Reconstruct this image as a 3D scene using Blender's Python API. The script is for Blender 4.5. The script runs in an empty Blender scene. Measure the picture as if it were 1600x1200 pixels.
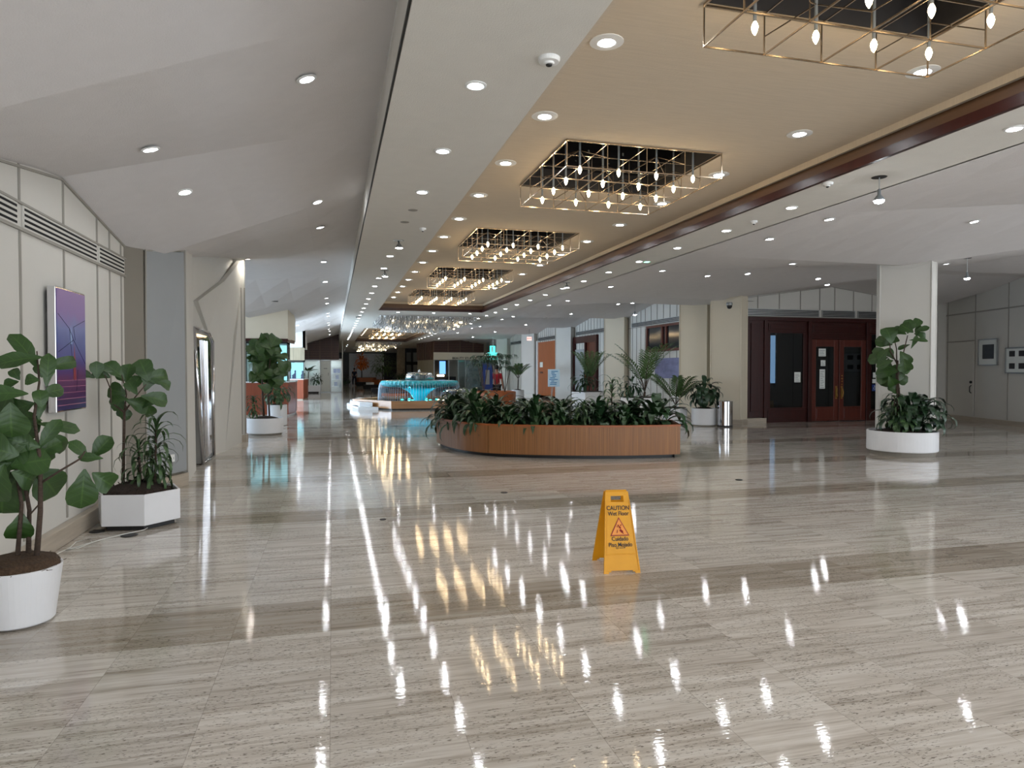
import bpy, math, random
from math import sin, cos, pi, radians, sqrt, atan2
from mathutils import Vector, Matrix
S = bpy.context.scene
COL = S.collection
# ------------------------------------------------------------------ camera
cam_d = bpy.data.cameras.new('camera'); cam = bpy.data.objects.new('camera', cam_d); COL.objects.link(cam)
S.camera = cam
cam_d.sensor_width = 36.0; cam_d.lens = 36.0 * 1060 / 1600; cam_d.clip_start = .05; cam_d.clip_end = 300
cam.location = (0, 0, 1.6)
YAW = math.atan(280 / 1060); PIT = math.atan(22 / 1060)
cam.rotation_euler = (pi / 2 - PIT, 0, -YAW)
# ------------------------------------------------------------------ world, exposure
W = bpy.data.worlds.new('daylight'); S.world = W; W.use_nodes = True
bg = W.node_tree.nodes['Background']; bg.inputs[0].default_value = (.86, .93, 1, 1); bg.inputs[1].default_value = 2.7
S.view_settings.view_transform = 'Standard'; S.view_settings.look = 'None'
S.view_settings.exposure = 0.58; S.view_settings.gamma = 1; S.view_settings.use_curve_mapping = False
LAMP = 118.0     # downlight lens radiance
BULB = 40.0     # candle bulb radiance
S.cycles.max_bounces = 8; S.cycles.diffuse_bounces = 4; S.cycles.glossy_bounces = 4
S.cycles.transmission_bounces = 6; S.cycles.transparent_max_bounces = 12
S.cycles.sample_clamp_indirect = 4; S.cycles.sample_clamp_direct = 40
S.cycles.caustics_reflective = False; S.cycles.caustics_refractive = False
S.cycles.use_denoising = True

# ------------------------------------------------------------------ materials
def lin(c):
    return tuple((v / 255 / 12.92 if v / 255 <= .04045 else ((v / 255 + .055) / 1.055) ** 2.4) for v in c)
def mat(name, rgb, rough=.5, metal=0, var=.08, scale=(6, 6, 6), bump=0, bscale=None, spec=.5, emit=None, es=0, coat=0, trans=0, alpha=1, sub=0):
    m = bpy.data.materials.new(name); m.use_nodes = True
    N = m.node_tree.nodes; L = m.node_tree.links
    b = N['Principled BSDF']
    b.inputs['Roughness'].default_value = rough; b.inputs['Metallic'].default_value = metal
    b.inputs['Specular IOR Level'].default_value = spec
    b.inputs['Coat Weight'].default_value = coat; b.inputs['Coat Roughness'].default_value = .1
    b.inputs['Transmission Weight'].default_value = trans
    b.inputs['Alpha'].default_value = alpha
    c = lin(rgb)
    tc = N.new('ShaderNodeTexCoord'); mp = N.new('ShaderNodeMapping'); mp.inputs['Scale'].default_value = scale
    ns = N.new('ShaderNodeTexNoise'); ns.inputs['Scale'].default_value = 1; ns.inputs['Detail'].default_value = 4
    L.new(tc.outputs['Object'], mp.inputs[0]); L.new(mp.outputs[0], ns.inputs['Vector'])
    mx = N.new('ShaderNodeMix'); mx.data_type = 'RGBA'
    mx.inputs[6].default_value = (*[max(0, v * (1 - var * 2)) for v in c], 1)
    mx.inputs[7].default_value = (*[min(1, v * (1 + var * 2)) for v in c], 1)
    L.new(ns.outputs['Fac'], mx.inputs[0]); L.new(mx.outputs[2], b.inputs['Base Color'])
    if bump:
        n2 = N.new('ShaderNodeTexNoise'); n2.inputs['Scale'].default_value = 1
        mp2 = N.new('ShaderNodeMapping'); mp2.inputs['Scale'].default_value = bscale or scale
        L.new(tc.outputs['Object'], mp2.inputs[0]); L.new(mp2.outputs[0], n2.inputs['Vector'])
        bp = N.new('ShaderNodeBump'); bp.inputs['Strength'].default_value = bump; bp.inputs['Distance'].default_value = .01
        L.new(n2.outputs['Fac'], bp.inputs['Height']); L.new(bp.outputs[0], b.inputs['Normal'])
    if emit:
        b.inputs['Emission Color'].default_value = (*emit, 1); b.inputs['Emission Strength'].default_value = es
    return m
def leafmat(name, rgb, rough, vein=1.7, stripes=7, bump=.5, var=.2):
    m = mat(name, rgb, rough, var=var, scale=(9, 9, 9)); N = m.node_tree.nodes; L = m.node_tree.links; b = N['Principled BSDF']
    src = b.inputs['Base Color'].links[0].from_socket
    at = N.new('ShaderNodeAttribute'); at.attribute_name = 'leafco'; sp = N.new('ShaderNodeSeparateXYZ'); L.new(at.outputs['Vector'], sp.inputs[0])
    def mt(op, a, c=None):
        n = N.new('ShaderNodeMath'); n.operation = op
        for i, v in enumerate((a, c)):
            if v is None: continue
            if isinstance(v, (int, float)): n.inputs[i].default_value = v
            else: L.new(v, n.inputs[i])
        return n.outputs[0]
    au = mt('ABSOLUTE', sp.outputs[0]); mid = mt('LESS_THAN', au, .055)
    fr = mt('FRACT', mt('MULTIPLY', mt('SUBTRACT', sp.outputs[1], mt('MULTIPLY', au, .16)), stripes)); sd = mt('LESS_THAN', mt('ABSOLUTE', mt('SUBTRACT', fr, .5)), .055)
    v = mt('MAXIMUM', mid, mt('MULTIPLY', sd, .55)); mx = N.new('ShaderNodeMix'); mx.data_type = 'RGBA'; L.new(mt('MULTIPLY', v, .7), mx.inputs[0]); L.new(src, mx.inputs[6])
    c = lin(rgb); mx.inputs[7].default_value = (c[0] * vein * 1.2, c[1] * vein, c[2] * vein, 1); L.new(mx.outputs[2], b.inputs['Base Color'])
    hump = mt('SINE', mt('MULTIPLY', fr, 3.1416)); bp = N.new('ShaderNodeBump'); bp.inputs['Strength'].default_value = bump; bp.inputs['Distance'].default_value = .004; L.new(hump, bp.inputs['Height']); L.new(bp.outputs[0], b.inputs['Normal'])
    return m
def emis(name, rgb, s):
    m = bpy.data.materials.new(name); m.use_nodes = True
    N = m.node_tree.nodes; L = m.node_tree.links; N.clear()
    e = N.new('ShaderNodeEmission'); o = N.new('ShaderNodeOutputMaterial')
    e.inputs[0].default_value = (*rgb, 1); e.inputs[1].default_value = s
    L.new(e.outputs[0], o.inputs[0]); return m
def pane(name, tint, refl=.12, tr=.85):
    m = bpy.data.materials.new(name); m.use_nodes = True
    N = m.node_tree.nodes; L = m.node_tree.links; N.clear()
    t = N.new('ShaderNodeBsdfTransparent'); t.inputs[0].default_value = (*tint, 1)
    g = N.new('ShaderNodeBsdfGlossy'); g.inputs['Roughness'].default_value = .02
    fr = N.new('ShaderNodeFresnel'); fr.inputs[0].default_value = 1.5
    mxs = N.new('ShaderNodeMixShader'); o = N.new('ShaderNodeOutputMaterial')
    L.new(fr.outputs[0], mxs.inputs[0]); L.new(t.outputs[0], mxs.inputs[1]); L.new(g.outputs[0], mxs.inputs[2]); L.new(mxs.outputs[0], o.inputs[0])
    return m

def travertine():
    m = bpy.data.materials.new('polished_travertine'); m.use_nodes = True
    N = m.node_tree.nodes; L = m.node_tree.links; b = N['Principled BSDF']
    def node(t, **k):
        n = N.new(t)
        for a, v in k.items(): setattr(n, a, v)
        return n
    def math_(op, a, c=None, d=None):
        n = node('ShaderNodeMath', operation=op)
        for i, v in enumerate((a, c, d)):
            if v is None: continue
            if isinstance(v, (int, float)): n.inputs[i].default_value = v
            else: L.new(v, n.inputs[i])
        return n.outputs[0]
    geo = node('ShaderNodeNewGeometry'); sp = node('ShaderNodeSeparateXYZ'); L.new(geo.outputs['Position'], sp.inputs[0])
    X, Y = sp.outputs[0], sp.outputs[1]
    # tiles
    tx = math_('MULTIPLY', math_('ADD', X, .02), 1 / .575); ty = math_('MULTIPLY', math_('ADD', Y, -.57 + .3), 1 / 1.05)
    fx = math_('FRACT', tx); fy = math_('FRACT', ty)
    ix = math_('FLOOR', tx); iy = math_('FLOOR', ty)
    cb = node('ShaderNodeCombineXYZ'); L.new(ix, cb.inputs[0]); L.new(iy, cb.inputs[1])
    wn = node('ShaderNodeTexWhiteNoise'); L.new(cb.outputs[0], wn.inputs[0])
    jx = math_('LESS_THAN', math_('ABSOLUTE', math_('SUBTRACT', fx, .5)), .497)
    jy = math_('LESS_THAN', math_('ABSOLUTE', math_('SUBTRACT', fy, .5)), .498)
    joint = math_('MULTIPLY', jx, jy)
    # streak coordinates shifted per tile
    cv = node('ShaderNodeCombineXYZ')
    L.new(math_('ADD', X, math_('MULTIPLY', wn.outputs[0], 37)), cv.inputs[0]); L.new(math_('ADD', Y, math_('MULTIPLY', wn.outputs[0], .0)), cv.inputs[1]); L.new(math_('MULTIPLY', wn.outputs[0], 3), cv.inputs[2])
    def noise(sc, det, rough=.6):
        mp = node('ShaderNodeMapping'); mp.inputs['Scale'].default_value = sc; L.new(cv.outputs[0], mp.inputs[0])
        n = node('ShaderNodeTexNoise'); n.inputs['Scale'].default_value = 1; n.inputs['Detail'].default_value = det; n.inputs['Roughness'].default_value = rough
        L.new(mp.outputs[0], n.inputs['Vector']); return n.outputs['Fac']
    n1 = noise((.8, 15, 1), 5); n2 = noise((3.5, 60, 1), 4); n3 = noise((34, 150, 1), 2, .6); n4 = noise((1.1, 3.0, 1), 3)
    base = math_('ADD', math_('MULTIPLY', n1, .62), math_('MULTIPLY', n2, .38))
    cr = node('ShaderNodeValToRGB'); L.new(base, cr.inputs[0]); e = cr.color_ramp.elements
    e[0].position = .36; e[0].color = (*lin((176, 166, 154)), 1); e[1].position = .66; e[1].color = (*lin((238, 234, 228)), 1)
    k = cr.color_ramp.elements.new(.5); k.color = (*lin((216, 209, 200)), 1)
    # pits gathered in some streaks
    pit = math_('MULTIPLY', math_('LESS_THAN', n3, .385), math_('LESS_THAN', n4, .55))
    # darker bands
    band = None
    for c, hw in ((1.45, .3), (4.57, .3), (7.72, .27), (10.28, .3), (13.3, .3), (16.4, .3), (19.5, .3), (22.6, .3), (25.7, .3), (30, .3), (34, .3), (38, .3), (42, .3), (46, .3)):
        t = math_('LESS_THAN', math_('ABSOLUTE', math_('SUBTRACT', Y, c)), hw)
        band = t if band is None else math_('ADD', band, t)
    mb = node('ShaderNodeMix', data_type='RGBA', blend_type='MULTIPLY'); L.new(math_('MULTIPLY', band, .9), mb.inputs[0]); L.new(cr.outputs[0], mb.inputs[6]); mb.inputs[7].default_value = (.64, .60, .55, 1)
    mt = node('ShaderNodeMix', data_type='RGBA', blend_type='MULTIPLY'); mt.inputs[0].default_value = 1; L.new(mb.outputs[2], mt.inputs[6])
    tv = node('ShaderNodeMapRange'); L.new(wn.outputs[0], tv.inputs[0]); tv.inputs[3].default_value = .92; tv.inputs[4].default_value = 1.03; L.new(tv.outputs[0], mt.inputs[7])
    mp_ = node('ShaderNodeMix', data_type='RGBA', blend_type='MULTIPLY'); L.new(math_('MULTIPLY', pit, .8), mp_.inputs[0]); L.new(mt.outputs[2], mp_.inputs[6]); mp_.inputs[7].default_value = (.25, .23, .2, 1)
    mj = node('ShaderNodeMix', data_type='RGBA', blend_type='MULTIPLY'); L.new(math_('MULTIPLY', math_('SUBTRACT', 1, joint), .4), mj.inputs[0]); L.new(mp_.outputs[2], mj.inputs[6]); mj.inputs[7].default_value = (.3, .27, .24, 1)
    L.new(mj.outputs[2], b.inputs['Base Color'])
    rr = node('ShaderNodeMapRange'); L.new(n1, rr.inputs[0]); rr.inputs[3].default_value = .03; rr.inputs[4].default_value = .07; L.new(rr.outputs[0], b.inputs['Roughness'])
    b.inputs['Specular IOR Level'].default_value = .62
    # gentle polish waviness that stretches the lamps' reflections
    mpb = node('ShaderNodeMapping'); mpb.inputs['Scale'].default_value = (18, 60, 1); L.new(geo.outputs['Position'], mpb.inputs[0])
    nb = node('ShaderNodeTexNoise'); nb.inputs['Scale'].default_value = 1; nb.inputs['Detail'].default_value = 2; L.new(mpb.outputs[0], nb.inputs['Vector'])
    bp = node('ShaderNodeBump'); bp.inputs['Strength'].default_value = .08; bp.inputs['Distance'].default_value = .004; L.new(nb.outputs['Fac'], bp.inputs['Height']); L.new(bp.outputs[0], b.inputs['Normal'])
    return m
def slat_mat(name, dark, light, sc, rough=.4):
    return mat(name, light, rough, var=.35, scale=sc)

MT = {}
MT['floor'] = travertine()
MT['ceil'] = mat('textured_grey_plaster', (218, 214, 213), .9, var=.02, bump=.35, bscale=(90, 90, 90))
MT['soffit'] = mat('pale_soffit_plaster', (222, 219, 212), .9, var=.02, bump=.25, bscale=(90, 90, 90))
MT['beige'] = mat('beige_grasscloth', (205, 191, 171), .9, var=.05, scale=(3, 40, 3), bump=.25, bscale=(40, 140, 40))
MT['panel'] = mat('white_wall_panel', (204, 201, 194), .7, var=.02, scale=(2, 2, 2))
MT['batten'] = mat('grey_batten', (150, 146, 138), .6, var=.03)
MT['cream'] = mat('cream_column_panel', (216, 205, 184), .7, var=.02, scale=(2, 2, 2))
MT['graypanel'] = mat('blue_grey_panel', (150, 153, 154), .7, var=.02, scale=(2, 2, 2))
MT['graydark'] = mat('warm_grey_panel', (128, 122, 112), .7, var=.02, scale=(2, 2, 2))
MT['white'] = mat('white_painted_metal', (232, 232, 230), .35, var=.02)
MT['whitepot'] = mat('white_planter_paint', (226, 226, 228), .45, var=.025, scale=(5, 5, 5))
MT['black'] = mat('black_plastic', (22, 22, 22), .5, var=.1)
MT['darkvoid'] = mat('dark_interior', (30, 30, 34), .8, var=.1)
MT['slot'] = mat('black_air_slot', (18, 18, 20), .9, var=.1)
MT['alu'] = mat('brushed_aluminium', (170, 172, 172), .35, .8, var=.05)
MT['chrome'] = mat('polished_chrome', (215, 215, 218), .08, 1, var=.03, scale=(2, 2, 1))
MT['steel'] = mat('satin_brass_steel_rod', (200, 182, 160), .25, 1, var=.05)
MT['base'] = mat('travertine_base', (176, 164, 148), .3, var=.12, scale=(3, 3, 40))
MT['mahog'] = mat('mahogany', (84, 34, 24), .3, var=.25, scale=(12, 12, 1.2), spec=.4)
MT['mahogD'] = mat('dark_mahogany', (54, 18, 15), .32, var=.2, scale=(14, 14, 1.2), spec=.3)
MT['brown'] = mat('brown_timber_band', (94, 66, 44), .5, var=.15, scale=(1, 1, 20))
MT['oak'] = mat('reeded_oak', (138, 92, 50), .4, var=.3, scale=(60, 60, 1.0), bump=.5, bscale=(70, 70, .5))
MT['walnut'] = mat('walnut_slats', (86, 58, 42), .5, var=.3, scale=(30, 30, 1))
MT['orangewood'] = mat('orange_brown_wood', (156, 84, 38), .4, var=.15, scale=(8, 8, 1.2))
MT['cherry'] = mat('cherry_counter', (134, 66, 40), .4, var=.15, scale=(10, 10, 1))
MT['leafF'] = leafmat('fiddle_leaf_green', (46, 74, 30), .42, 1.8, 6, .15)
MT['leafP'] = leafmat('lily_leaf_green', (38, 66, 36), .36, 1.8, 9, .3)
MT['leafD'] = leafmat('dracaena_leaf_green', (50, 74, 42), .4, 3.2, 1, .1, .3)
MT['leafB'] = leafmat('deep_green_leaf', (36, 62, 38), .34, 1.7, 9, .3)
MT['palm'] = mat('palm_green', (70, 98, 52), .5, var=.3, scale=(10, 10, 10))
MT['orangeleaf'] = mat('orange_bloom', (232, 110, 36), .6, var=.3, scale=(10, 10, 10))
MT['bark'] = mat('brown_bark', (70, 56, 46), .85, var=.3, scale=(20, 20, 60), bump=.8, bscale=(30, 30, 90))
MT['soil'] = mat('dark_soil', (44, 32, 24), .95, var=.4, scale=(40, 40, 40), bump=1, bscale=(60, 60, 60))
MT['moss'] = mat('brown_moss', (72, 54, 38), .95, var=.5, scale=(60, 60, 60), bump=1, bscale=(90, 90, 90))
MT['yellow'] = mat('yellow_plastic', (226, 158, 0), .5, var=.06, scale=(8, 8, 8))
MT['orange'] = mat('orange_print', (236, 146, 40), .4, var=.03)
MT['ink'] = mat('black_print', (28, 24, 20), .5, var=.03)
MT['red_ink'] = mat('dark_red_print', (150, 30, 16), .5, var=.03)
MT['paper'] = mat('white_paper', (226, 230, 226), .7, var=.02)
MT['gprint'] = mat('grey_print', (120, 126, 130), .7, var=.02)
MT['bprint'] = mat('blue_print', (30, 60, 130), .6, var=.02)
MT['gilt'] = mat('brass', (190, 150, 90), .3, 1, var=.05)
MT['cable'] = mat('white_cable', (225, 225, 220), .5, var=.02)
MT['lens'] = emis('downlight_lens', (.93, .97, 1), LAMP)
MT['lensW'] = emis('warm_downlight_lens', (1, .93, .82), LAMP)
MT['lensG'] = emis('green_lens', (.2, 1, .5), 8)
MT['bulb'] = emis('candle_bulb', (1, .74, .42), BULB)
MT['bulbF'] = emis('floodlight_bulb', (.93, .97, 1), 60)
MT['glassdark'] = pane('smoked_glass', (.30, .33, .36))
MT['glass'] = pane('clear_glass', (.86, .93, .95))
MT['teal'] = mat('turquoise_fibreglass', (70, 190, 205), .25, var=.1, scale=(3, 3, 3), coat=.4)
MT['fbasin'] = mat('brown_marble', (168, 122, 78), .25, var=.15, scale=(1, 1, 14))
MT['marble'] = mat('white_marble', (232, 234, 236), .2, var=.04, scale=(2, 2, 2))
MT['water'] = pane('falling_water', (.93, .96, 1)); MT['waterd'] = mat('water_streak', (205, 220, 235), .15, var=.1, alpha=.45)
MT['crystal'] = mat('glass_crystal', (225, 222, 215), .12, .5, var=.3, scale=(9, 9, 9))
MT['crystal_lit'] = emis('lit_crystal_lamp', (1, .80, .5), 9)
MT['cyan'] = emis('backlit_display', (.42, .86, .95), 1.0)
MT['screen'] = emis('shop_screen', (.16, .42, .95), 1.2)
MT['skyw'] = emis('window_daylight', (.62, .80, 1), 14)
MT['skyin'] = emis('curtained_window_daylight', (.40, .62, .85), 2.5)
MT['exit_teal'] = emis('teal_lit_sign', (.1, .85, .75), 1.2)
MT['exit_red'] = emis('lit_exit_sign', (1, .55, .5), 1.2)
MT['stone'] = mat('patterned_stone', (150, 140, 124), .7, var=.3, scale=(3, 3, 2))
MT['navy'] = mat('dark_navy_wall', (24, 30, 44), .35, var=.2)
MT['curtain'] = mat('grey_curtain', (150, 140, 118), .8, var=.3, scale=(18, 18, .5))
MT['posterb'] = mat('pale_blue_poster', (176, 206, 226), .5, var=.1)
MT['bluelt'] = mat('mid_blue_print', (70, 130, 180), .5, var=.1)
MT['lensS'] = emis('shop_ceiling_light', (.9, .97, 1), 3)
MT['panehi'] = mat('dark_reflective_pane', (40, 46, 50), .08, var=.2, scale=(1, 1, 1))
MT['skin'] = mat('skin', (176, 124, 96), .6, var=.05)
MT['hair'] = mat('dark_hair', (30, 24, 20), .7, var=.2)
MT['redcloth'] = mat('red_cloth', (178, 26, 40), .8, var=.1)
MT['blackcloth'] = mat('black_cloth', (24, 24, 28), .85, var=.1)
MT['navycloth'] = mat('navy_cloth', (22, 30, 50), .85, var=.1)

# ------------------------------------------------------------------ mesh builder
class MB:
    def __init__(s): s.v = []; s.f = []; s.uv = {}
    def add(s, vs, fs):
        o = len(s.v); s.v += [tuple(v) for v in vs]; s.f += [tuple(i + o for i in f) for f in fs]; return s
    def box(s, x0, y0, z0, x1, y1, z1):
        return s.add([(x0, y0, z0), (x1, y0, z0), (x1, y1, z0), (x0, y1, z0), (x0, y0, z1), (x1, y0, z1), (x1, y1, z1), (x0, y1, z1)],
                     [(0, 3, 2, 1), (4, 5, 6, 7), (0, 1, 5, 4), (1, 2, 6, 5), (2, 3, 7, 6), (3, 0, 4, 7)])
    def prism(s, poly, z0, z1):
        n = len(poly)
        a = sum(poly[i][0] * poly[(i + 1) % n][1] - poly[(i + 1) % n][0] * poly[i][1] for i in range(n))
        if a < 0: poly = poly[::-1]
        z0f = z0 if callable(z0) else (lambda x, y: z0); z1f = z1 if callable(z1) else (lambda x, y: z1)
        vs = [(x, y, z0f(x, y)) for x, y in poly] + [(x, y, z1f(x, y)) for x, y in poly]
        return s.add(vs, [tuple(range(n))[::-1], tuple(range(n, 2 * n))] + [(i, (i + 1) % n, n + (i + 1) % n, n + i) for i in range(n)])
    def bar(s, p, q, r, n=4, r2=None):
        p, q = Vector(p), Vector(q); d = (q - p)
        if d.length < 1e-6: return s
        d.normalize(); u = d.cross(Vector((0, 0, 1)))
        if u.length < .01: u = Vector((1, 0, 0))
        u.normalize(); w = d.cross(u); r2 = r if r2 is None else r2
        vs = []
        for c, rr in ((p, r), (q, r2)):
            for i in range(n):
                a = 2 * pi * (i + .5) / n; vs.append(c + (u * cos(a) + w * sin(a)) * rr)
        return s.add(vs, [(i, (i + 1) % n, n + (i + 1) % n, n + i) for i in range(n)] + [tuple(range(n))[::-1], tuple(range(n, 2 * n))])
    def tube(s, pts, r, n=6):
        rs = r if isinstance(r, (list, tuple)) else [r] * len(pts)
        P = [Vector(p) for p in pts]; o = len(s.v); prev = None
        for i, p in enumerate(P):
            d = (P[min(i + 1, len(P) - 1)] - P[max(i - 1, 0)]).normalized()
            if prev is None:
                u = d.cross(Vector((0, 0, 1)))
                if u.length < .05: u = d.cross(Vector((0, 1, 0)))
            else: u = prev - d * prev.dot(d)
            u.normalize(); prev = u; w = d.cross(u)
            for k in range(n):
                a = 2 * pi * k / n; s.v.append(tuple(p + (u * cos(a) + w * sin(a)) * rs[i]))
        for i in range(len(P) - 1):
            for k in range(n):
                s.f.append((o + i * n + k, o + i * n + (k + 1) % n, o + (i + 1) * n + (k + 1) % n, o + (i + 1) * n + k))
        s.f.append(tuple(o + k for k in range(n))[::-1]); s.f.append(tuple(o + (len(P) - 1) * n + k for k in range(n)))
        return s
    def lathe(s, prof, n=24, c=(0, 0, 0), sx=1, sy=1, rib=0, nr=0):
        o = len(s.v)
        for r, z in prof:
            for k in range(n):
                a = 2 * pi * k / n; rr = r * (1 + (rib * cos(nr * a) if rib else 0)); s.v.append((c[0] + rr * cos(a) * sx, c[1] + rr * sin(a) * sy, c[2] + z))
        for i in range(len(prof) - 1):
            for k in range(n):
                s.f.append((o + i * n + k, o + i * n + (k + 1) % n, o + (i + 1) * n + (k + 1) % n, o + (i + 1) * n + k))
        if prof[0][0] > 1e-4: s.f.append(tuple(o + k for k in range(n))[::-1])
        if prof[-1][0] > 1e-4: s.f.append(tuple(o + (len(prof) - 1) * n + k for k in range(n)))
        return s
    def grid(s, fn, nu, nv, flip=False):
        o = len(s.v)
        for i in range(nu + 1):
            for j in range(nv + 1): s.v.append(tuple(fn(i / nu, j / nv)))
        for i in range(nu):
            for j in range(nv):
                a = o + i * (nv + 1) + j; q = (a, a + 1, a + nv + 2, a + nv + 1); s.f.append(q[::-1] if flip else q)
        return s
    def leaf(s, p, d, nrm, L, Wd, shape='fig', curl=.25, n=6, fold=.12):
        """p base point, d direction, nrm upper-side normal; bends away from nrm towards the tip"""
        p = Vector(p); d = Vector(d).normalized(); nrm = Vector(nrm); nrm = (nrm - d * nrm.dot(d)).normalized(); side = d.cross(nrm)
        o = len(s.v); pos = p.copy(); st = L / n; ang = 0; ks = (-1, -.5, 0, .5, 1) if shape == 'fig' else (-1, 0, 1); nk = len(ks); ph = pos.x * 37 + pos.z * 53
        for i in range(n + 1):
            t = i / n
            if shape == 'fig': w = Wd / 2 * ((sin(pi * t ** 1.25) ** .5) * (.62 + .48 * t - .16 * sin(pi * min(1, t * 2.2)) ** 2) if 0 < t < 1 else .06)
            elif shape == 'lance': w = Wd / 2 * (sin(pi * t ** .85) ** .9 if 0 < t < 1 else .02)
            else: w = Wd / 2 * (min(1, t * 4 + .25) * (1 - t ** 2.2) + .02)
            dd = d * cos(ang) - nrm * sin(ang); nn = nrm * cos(ang) + d * sin(ang)
            for k in ks:
                ruf = .09 * w * sin(t * 15 + ph + k * 2) * abs(k) if shape == 'fig' else 0
                s.uv[len(s.v)] = (k, t); s.v.append(tuple(pos + side * (w * k) + nn * (fold * w * abs(k) * 1.5 + ruf)))
            pos = pos + dd * st; ang += curl * 2 * (1 / n) * (1 + t)
        for i in range(n):
            for k in range(nk - 1):
                a = o + i * nk + k; s.f.append((a, a + 1, a + nk + 1, a + nk))
        return s
    def build(s, name, m, parent=None, smooth=False, bevel=0, kind=None, solid=0, label=None):
        me = bpy.data.meshes.new(name); off = wl(parent) if parent else Vector((0, 0, 0))
        me.from_pydata([(v[0] - off.x, v[1] - off.y, v[2] - off.z) for v in s.v], [], s.f); me.update()
        me.materials.append(m if not isinstance(m, str) else MT[m])
        if s.uv:
            at = me.attributes.new('leafco', 'FLOAT_VECTOR', 'POINT')
            for i, (a_, b_) in s.uv.items(): at.data[i].vector = (a_, b_, 0)
        if smooth: me.polygons.foreach_set('use_smooth', [True] * len(me.polygons))
        o = bpy.data.objects.new(name, me); COL.objects.link(o)
        if parent: o.parent = parent
        elif kind is None: recenter(o)
        if kind: o['kind'] = kind
        if label: o['label'] = label
        if bevel:
            md = o.modifiers.new('bevel', 'BEVEL'); md.width = bevel; md.segments = 2; md.limit_method = 'ANGLE'
        if solid:
            md = o.modifiers.new('solid', 'SOLIDIFY'); md.thickness = solid
        return o
def recenter(o):
    vs = [v.co for v in o.data.vertices]
    if not vs: return
    cx = (min(v.x for v in vs) + max(v.x for v in vs)) / 2; cy = (min(v.y for v in vs) + max(v.y for v in vs)) / 2; z = min(v.z for v in vs)
    o.data.transform(Matrix.Translation((-cx, -cy, -z))); o.location = (cx, cy, z)
def wl(o):
    v = Vector((0, 0, 0))
    while o is not None: v += o.location; o = o.parent
    return v
def thing(name, label, cat, loc, group=None):
    o = bpy.data.objects.new(name, None); COL.objects.link(o); o.location = loc; o.empty_display_size = .1
    o['label'] = label; o['category'] = cat
    if group: o['group'] = group
    return o
def tag(o, label, cat, group=None, kind=None):
    o['label'] = label; o['category'] = cat
    if group: o['group'] = group
    if kind: o['kind'] = kind
    return o
def dup(root, loc, label, group=None, rotz=None, rot=None):
    def cp(o, par):
        c = o.copy(); COL.objects.link(c); c.parent = par
        for ch in list(o.children): cp(ch, c)
        return c
    r = cp(root, None); r.location = loc; r['label'] = label
    if rotz is not None: r.rotation_euler = (0, 0, rotz)
    if rot is not None: r.rotation_euler = rot
    if group: r['group'] = group
    return r
def text(s, size, m, name, parent, loc, rot, align='CENTER', ext=.001, sx=1, bold=.012):
    cu = bpy.data.curves.new(name, 'FONT'); cu.body = s; cu.size = size; cu.align_x = align; cu.align_y = 'CENTER'; cu.extrude = ext; cu.offset = bold * size
    t = bpy.data.objects.new(name, cu); COL.objects.link(t)
    dg = bpy.context.evaluated_depsgraph_get(); dg.update()
    me = bpy.data.meshes.new_from_object(t.evaluated_get(dg)); bpy.data.objects.remove(t)
    me.materials.clear(); me.materials.append(MT[m]); me.transform(Matrix.Diagonal((sx, 1, 1, 1)))
    o = bpy.data.objects.new(name, me); COL.objects.link(o); o.parent = parent
    o.location = Vector(loc) - wl(parent); o.rotation_euler = rot
    return o
ORD = ['nearest', '2nd', '3rd'] + ['%dth' % i for i in range(4, 21)] + ['21st', '22nd', '23rd'] + ['%dth' % i for i in range(24, 31)] + ['31st', '32nd', '33rd'] + ['%dth' % i for i in range(34, 60)]
def nth(i): return ORD[i]

# ------------------------------------------------------------------ ceiling shape
LW = [(-6, 3.12), (1.0, 3.16), (4.9, 3.1), (7.24, 3.44), (9.9, 3.08), (13.0, 3.58), (16.1, 4.05), (19., 3.95), (22, 3.4), (25, 3.5), (28, 3.2), (31, 3.5), (34, 3.2), (37, 3.6), (40, 3.3), (43, 3.6), (46, 3.3), (50, 3.3)]
RW = [(-6, 4.0), (-1.8, 3.7), (1.5, 4.2), (4.7, 3.7), (7.9, 4.2), (11.2, 3.7), (14.5, 4.2), (17.8, 3.66), (19.5, 3.66), (22.7, 4.2), (25.9, 3.7), (29.1, 4.15), (32.3, 3.7), (35.5, 4.15), (38.7, 3.7), (41.9, 4.15), (45.1, 3.7), (48.3, 4.1), (51.5, 3.7)]
def pl(T, y):
    for (a, b), (c, d) in zip(T, T[1:]):
        if a <= y <= c: return b + (d - b) * (y - a) / (c - a)
    return T[-1][1] if y > T[-1][0] else T[0][1]
def cz(x, y):
    if x < .45: return 4.15 + (pl(LW, y) - 4.15) * (.45 - x) / 2.75
    if x < 1.55: return 3.7
    if x < 5.25: return 4.0 if y < 24.2 or 35 < y < 51 else 3.7
    if x < 6.2: return 3.7
    return 3.7 + (pl(RW, y) - 3.7) * min(1, (x - 6.2) / 5.0)
def cnorm(x, y):
    e = .02; dx = (cz(x + e, y) - cz(x - e, y)) / (2 * e); dy = (cz(x, y + e) - cz(x, y - e)) / (2 * e)
    return Vector((-dx, -dy, 1)).normalized()

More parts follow.
